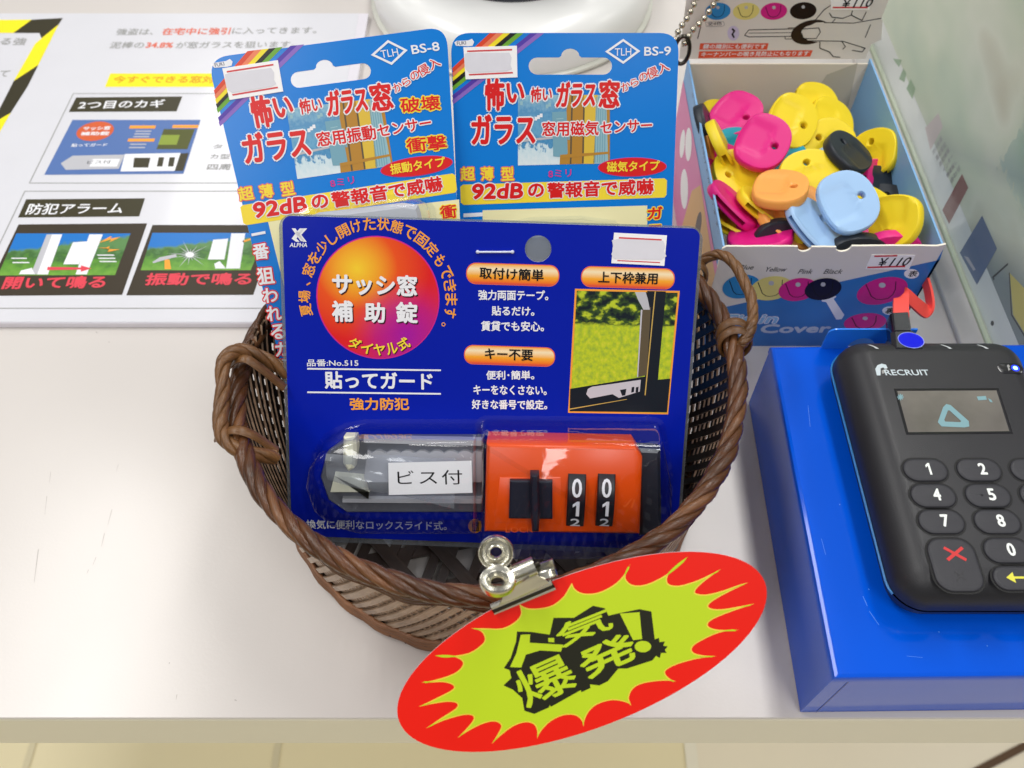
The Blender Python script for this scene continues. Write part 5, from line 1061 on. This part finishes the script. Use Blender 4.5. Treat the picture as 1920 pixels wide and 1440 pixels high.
b = MB(TK); lg = [(1644, 704), (1641, 692), (1645, 685), (1653, 682), (1661, 684), (1664, 690), (1659, 692), (1656, 689), (1651, 691), (1651, 704)]; b.pp(lg, .06, LOG); b.pp([(1653, 695), (1659, 693), (1664, 690), (1658, 700), (1654, 701)], .06, GREY)
b.T('RECRUIT', (1661, 704), (1744, 704), 10.5, .06, LOG, .022, lean=-.1); b.build('logo', cr)
KEY = mat('key_rubber', (46, 46, 52), rough=.5, var=.05, bump=.06, bscale=2000); GRV = mat('key_groove', (8, 8, 10), rough=.6); KW = mat('key_white', (236, 240, 236), rough=.4); KR = mat('key_red', (205, 40, 42), rough=.4); KY_ = mat('key_yellow', (226, 220, 70), rough=.4)
k1, k2 = V(*TK.px(1735, 882)), V(*TK.px(1829, 881)); k4, k7 = V(*TK.px(1754, 930)), V(*TK.px(1765, 980)); kx = k2 - k1
rows_y = [k1[1], k4[1], V(*TK.px(1765, 979))[1], V(*TK.px(1884, 1033))[1], V(*TK.px(1890, 1085))[1]]
colx = [k1[0] - .1, k1[0] - .1 + 14.9, k1[0] - .1 + 29.8]; dig = {(0, 0): '1', (1, 0): '2', (2, 0): '3', (0, 1): '4', (1, 1): '5', (2, 1): '6', (0, 2): '7', (1, 2): '8', (2, 2): '9', (1, 3): '0'}
def key(cx, cy, hw, hh, r, txt=None, m=KW, lab=None):
    b = MB(TK); o_ = rrect(cx - hw, cy - hh, cx + hw, cy + hh, r, 8)
    b.loft(inset(ccw(o_), -.55), [(0, .0), (.02, .05)], GRV); b.loft(o_, [(0, .05), (.05, .35), (.25, .55), (.7, .66), (1.2, .68)], KEY)
    k = b.build('key', cr, 45)
    b = MB(TK); t = .74
    if txt == 'X':
        for a in (.62, -.62):
            d = V(cos(a), sin(a)) * 3.0; n_ = V(-d[1], d[0]) / 3.0 * .42; c = V(cx + .6, cy + hh * .38); b.poly([tuple(c + d + n_), tuple(c - d + n_), tuple(c - d - n_), tuple(c + d - n_)], t + .01 * (a > 0), m)
        for a in (.8, -.8):
            d = V(cos(a), sin(a)) * 1.8; n_ = V(-d[1], d[0]) / 1.8 * .2; c = V(cx + .2, cy - hh * .45); b.poly([tuple(c + d + n_), tuple(c - d + n_), tuple(c - d - n_), tuple(c + d - n_)], t + .01 * (a > 0), TBK)
    elif txt == '<':
        b.poly([(cx - 3, cy), (cx - .9, cy + 1.5), (cx - .9, cy + .3), (cx + 2.6, cy + .3), (cx + 2.6, cy - .3), (cx - .9, cy - .3), (cx - .9, cy - 1.5)], t, m)
    elif txt == 'O':
        b.poly(ell(cx, cy, 1.7, 1.9, 24), t, m, [ell(cx, cy, 1.1, 1.3, 24)])
    else:
        w_ = 1.05 if txt != '1' else .75
        if txt == '1': one(b, cx + .1, cy - 1.75, cx + 1.35, cy + 1.95, t, m)
        else: b.put(txt, (cx + .8 - w_, cy - 1.75), (cx + .8 + w_, cy - 1.75), (cx + .8 - w_, cy + 1.95), t, m, .035)
        if txt == '5': b.ball(TK.W(cx - 1.8, cy, .68), .35, KEY)
    b.build('key_symbol', k)
for (c_, r_), t_ in dig.items(): key(colx[c_], rows_y[r_], 6.1, 3.55, 3.5, t_)
key(colx[0] + .1, (rows_y[3] + rows_y[4]) / 2 - .1, 6.2, 7.4, 4, 'X', KR); key(colx[1], rows_y[4], 6.1, 3.3, 3.2, '<', KY_); key(colx[2], (rows_y[3] + rows_y[4]) / 2 - .1, 6.2, 7.4, 4, 'O', mat('key_green', (60, 170, 70), rough=.4))
b = MB(TK); bx, by = TK.px(1895, 691); b.loft(rrect(bx - 4.0, by - 1.9, bx + 3.6, by + 1.9, 1.8), [(0, -.6), (0, .1), (.3, .2)], mat('indicator_black', (20, 20, 26), rough=.2, coat=.4)); ind = b.build('indicator_window', cr, 40)
b = MB(TK); lx, ly = TK.px(1903, 691); b.poly(ell(lx, ly, 1.25, 1.2, 20), .26, mat('blue_lamp_halo', (20, 40, 230), emit=1.2)); b.poly(ell(lx, ly, .7, .7, 16), .3, mat('blue_lamp', (120, 190, 255), emit=4)); b.pp([(1887, 686), (1890, 684), (1893, 688), (1891, 690), (1894, 694), (1890, 696), (1889, 691)], .26, GREY); b.build('status_light', ind)
b = MB(TK); SLT = mat('top_slot', (190, 196, 198), rough=.4)
for i in range(4):
    u0 = 1634 + 68.5 * i; p = [ray_D(u0 + 8.5 * f_, 646.5 + 8 * f_, 1) for f_ in (0, 1)]
    a = V(*TK.px(u0, 647)); x0_ = a[0]
    prof = [(RY1 - 4.0, 50.62), (RY1 - 4.9, 51.25), (RY1 - 5.7, 51.7), (RY1 - 6.6, 51.95)]
    sh = [(x0_ + .55 * k) for k in range(4)]
    b.rings([[V(sh[k] - .45, y, z + .06), V(sh[k] + .45, y, z + .06)] for k, (y, z) in enumerate(prof)], SLT, False, False, closed=False)
b.build('slot_mark', cr)

# charging plug with flat red cable
PLG = mat('plug_black', (22, 24, 34), rough=.25, coat=.4)
ug = thing('charging_plug', 'black charging plug with blue oval mark and flat red cable behind the card reader', 'plug', (122, 172, 45))
PF = Frame((0, 170, 48.5), (1, 0, 0), (0, .99, -.1)); b = MB(PF)
b.loft(PF.P([(1672, 618), (1712, 616), (1728, 628), (1736, 656), (1676, 656)], 3), [(1.2, -5), (0, -3.5), (0, 1.6), (1.0, 3)], PLG); b.loft(PF.P([(1671, 584), (1706, 582), (1712, 622), (1675, 622)], 2), [(.6, -4.5), (0, -3.5), (0, 1.0), (.7, 2)], PLG); pg = b.build('plug_body', ug, 35)
b = MB(PF); c = V(*PF.px(1708, 638, 3)); b.poly([tuple(c + V(4.0 * cos(t), 3.4 * sin(t))) for t in [2 * pi * i / 32 for i in range(32)]], 3.06, mat('pale_rim', (140, 150, 240), rough=.2)); b.poly([tuple(c + V(3.75 * cos(t), 3.15 * sin(t))) for t in [2 * pi * i / 32 for i in range(32)]], 3.1, mat('plug_blue_oval', (10, 20, 215), rough=.3, spec=.2)); b.build('oval_mark', pg)
RDC = mat('red_flat_cable', (236, 74, 66), rough=.45, sss=.1); b = MB()
cp = [(1690, 602, 279), (1689, 578, 282), (1690, 559, 285), (1697, 553, 287), (1708, 561, 288), (1722, 574, 290), (1736, 583, 293), (1744, 574, 297), (1741, 547, 301), (1734, 522, 305)]
spn = smoothpath([ray_D(*q) for q in cp], 48); rows = []
for i, p in enumerate(spn):
    f_ = i / 48; a_ = min(1, max(0, (f_ - .2) / .15)); c_ = min(1, max(0, (f_ - .62) / .2))
    wd = RIGHT * (1 - a_) + UP * a_ * (1 - c_) + FWD * c_; wd = wd / np.linalg.norm(wd) * 2.5
    rows.append([p - wd, p, p + wd])
sheet(b, rows, .9, RDC); b.build('flat_cable', ug, 40)

# ================================================================== ACRYLIC STAND (right)
AX = 182.0
st = thing('acrylic_stand', 'upright green tinted acrylic stand holding a poster at the right edge', 'stand', (AX, 300, 0))
PFm = Frame((AX, 420, 0), (0, -1, 0), (0, 0, 1))
ACG = mat('acrylic_green_edge', (196, 206, 182), rough=.15, coat=.5, var=.06, scale=30); ACF = mat('acrylic_foot', (206, 202, 198), rough=.12, coat=.5, var=.05)
def _poster(n, L, uv):
    z = noise(n, L, uv, 1.6, 3, 1.2, 1.6); r = ramp(n, [(.3, (172, 202, 172)), (.44, (206, 222, 188)), (.56, (230, 234, 208)), (.66, (206, 200, 168)), (.8, (128, 152, 148))]); L.new(z, r.inputs[0])
    sx = n.new('ShaderNodeSeparateXYZ'); L.new(uv, sx.inputs[0]); g = n.new('ShaderNodeMath'); g.operation = 'MULTIPLY_ADD'; g.inputs[1].default_value = 1.0; L.new(sx.outputs[0], g.inputs[0]); g2 = n.new('ShaderNodeMath'); g2.operation = 'MULTIPLY'; g2.inputs[1].default_value = -1.3; L.new(sx.outputs[1], g2.inputs[0]); L.new(g2.outputs[0], g.inputs[2])
    r2 = ramp(n, [(.36, (0, 0, 0)), (.46, (150, 150, 150)), (.52, (30, 30, 30)), (.66, (40, 40, 40)), (.80, (225, 225, 225)), (1, (235, 235, 235))]); L.new(g.outputs[0], r2.inputs[0])
    mx = n.new('ShaderNodeMix'); mx.data_type = 'RGBA'; L.new(r2.outputs[0], mx.inputs[0]); L.new(r.outputs[0], mx.inputs[6]); mx.inputs[7].default_value = rgb((92, 116, 128)); return mx.outputs[2]
POST = uvmat('poster_photo_print', _poster, rough=.3, coat=.5)
PST = mat('poster_strip', (238, 242, 234), rough=.3, coat=.4, var=.03)
yE = 420 - 186
b = MB(PFm); b.poly([(19, 3.2), (yE + 1, 3.2), (yE + 1, 176), (19, 176)], .8, CLEAR); b.build('clear_sheet', st)
b = MB(PFm); b.prism([(20, 3), (yE, 3), (yE, 175), (20, 175)], -1.6, 0, PST); po = b.build('poster_sheet', st)
b = MB(PFm); b.poly([(20, 16.2), (yE, 16.2), (yE, 175), (20, 175)], .05, POST); b.build('poster_photo', po)
b = MB(PFm); h = .1
GRN = ink('poster_green', (128, 170, 120)); RDB = ink('poster_maroon', (134, 66, 58)); SBL = ink('poster_slate', (96, 118, 152))
for pts in ([(1675, 110), (1691, 112), (1686, 126), (1680, 118)], [(1686, 148), (1694, 128), (1700, 138), (1696, 154)], [(1700, 166), (1708, 148), (1717, 166), (1711, 186)]): b.pp(pts, h, GRN); b.build('green_bar', po); b = MB(PFm)
b.pp([(1767, 394), (1804, 326), (1816, 352), (1780, 420)], h, RDB); b.pp([(1800, 474), (1842, 404), (1870, 466), (1832, 534)], h, SBL); b.pp([(1808, 480), (1816, 482), (1830, 505), (1826, 508)], h + .04, LGREY)
line(b, PFm, [(1862, 520), (1890, 495)], 4, h, BLACK); line(b, PFm, [(1862, 520), (1864, 524)], 4, h, BLACK); line(b, PFm, [(1893, 512), (1897, 590), (1940, 660)], 3, h, BLACK); b.pp([(1894, 512), (1900, 590), (1940, 655), (1940, 560)], h, ink('poster_yellow', (222, 206, 110)))
b.pp([(1735, 240), (1760, 212), (1768, 238), (1745, 282)], h, ink('poster_blush', (218, 202, 196)))
b.build('poster_patch', po); b = MB(PFm); h = .1
for k, s_ in enumerate(('2016年版', '直近窓犯', '防犯情報', 'インター', '情報報し', '合わせ')):
    f_ = k / 5; u, v = 1752 + 34 * f_, 296 + 54 * f_; b.T(s_, (u - 2, v - 4), (u + 16, v - 34), 11, h + .01 * k, GREY, .012)
b.pp(ell(1861, 606, 3, 5, 14), h, BLACK); b.build('poster_print', po)
b = MB(); b.box(AX - 2.2, 186, 0, AX - .05, 420, 3.2, ACG, .4); b.build('acrylic_rail', st)
b = MB(); b.box(AX - 11.5, 186, 0, AX - 2.3, 400, 2.4, ACF, .4); b.build('acrylic_foot', st)
b = MB(); b.box(AX + 1.7, 186, 3, AX + 3.0, 400, 176, ACG, .2); b.build('acrylic_back', st)
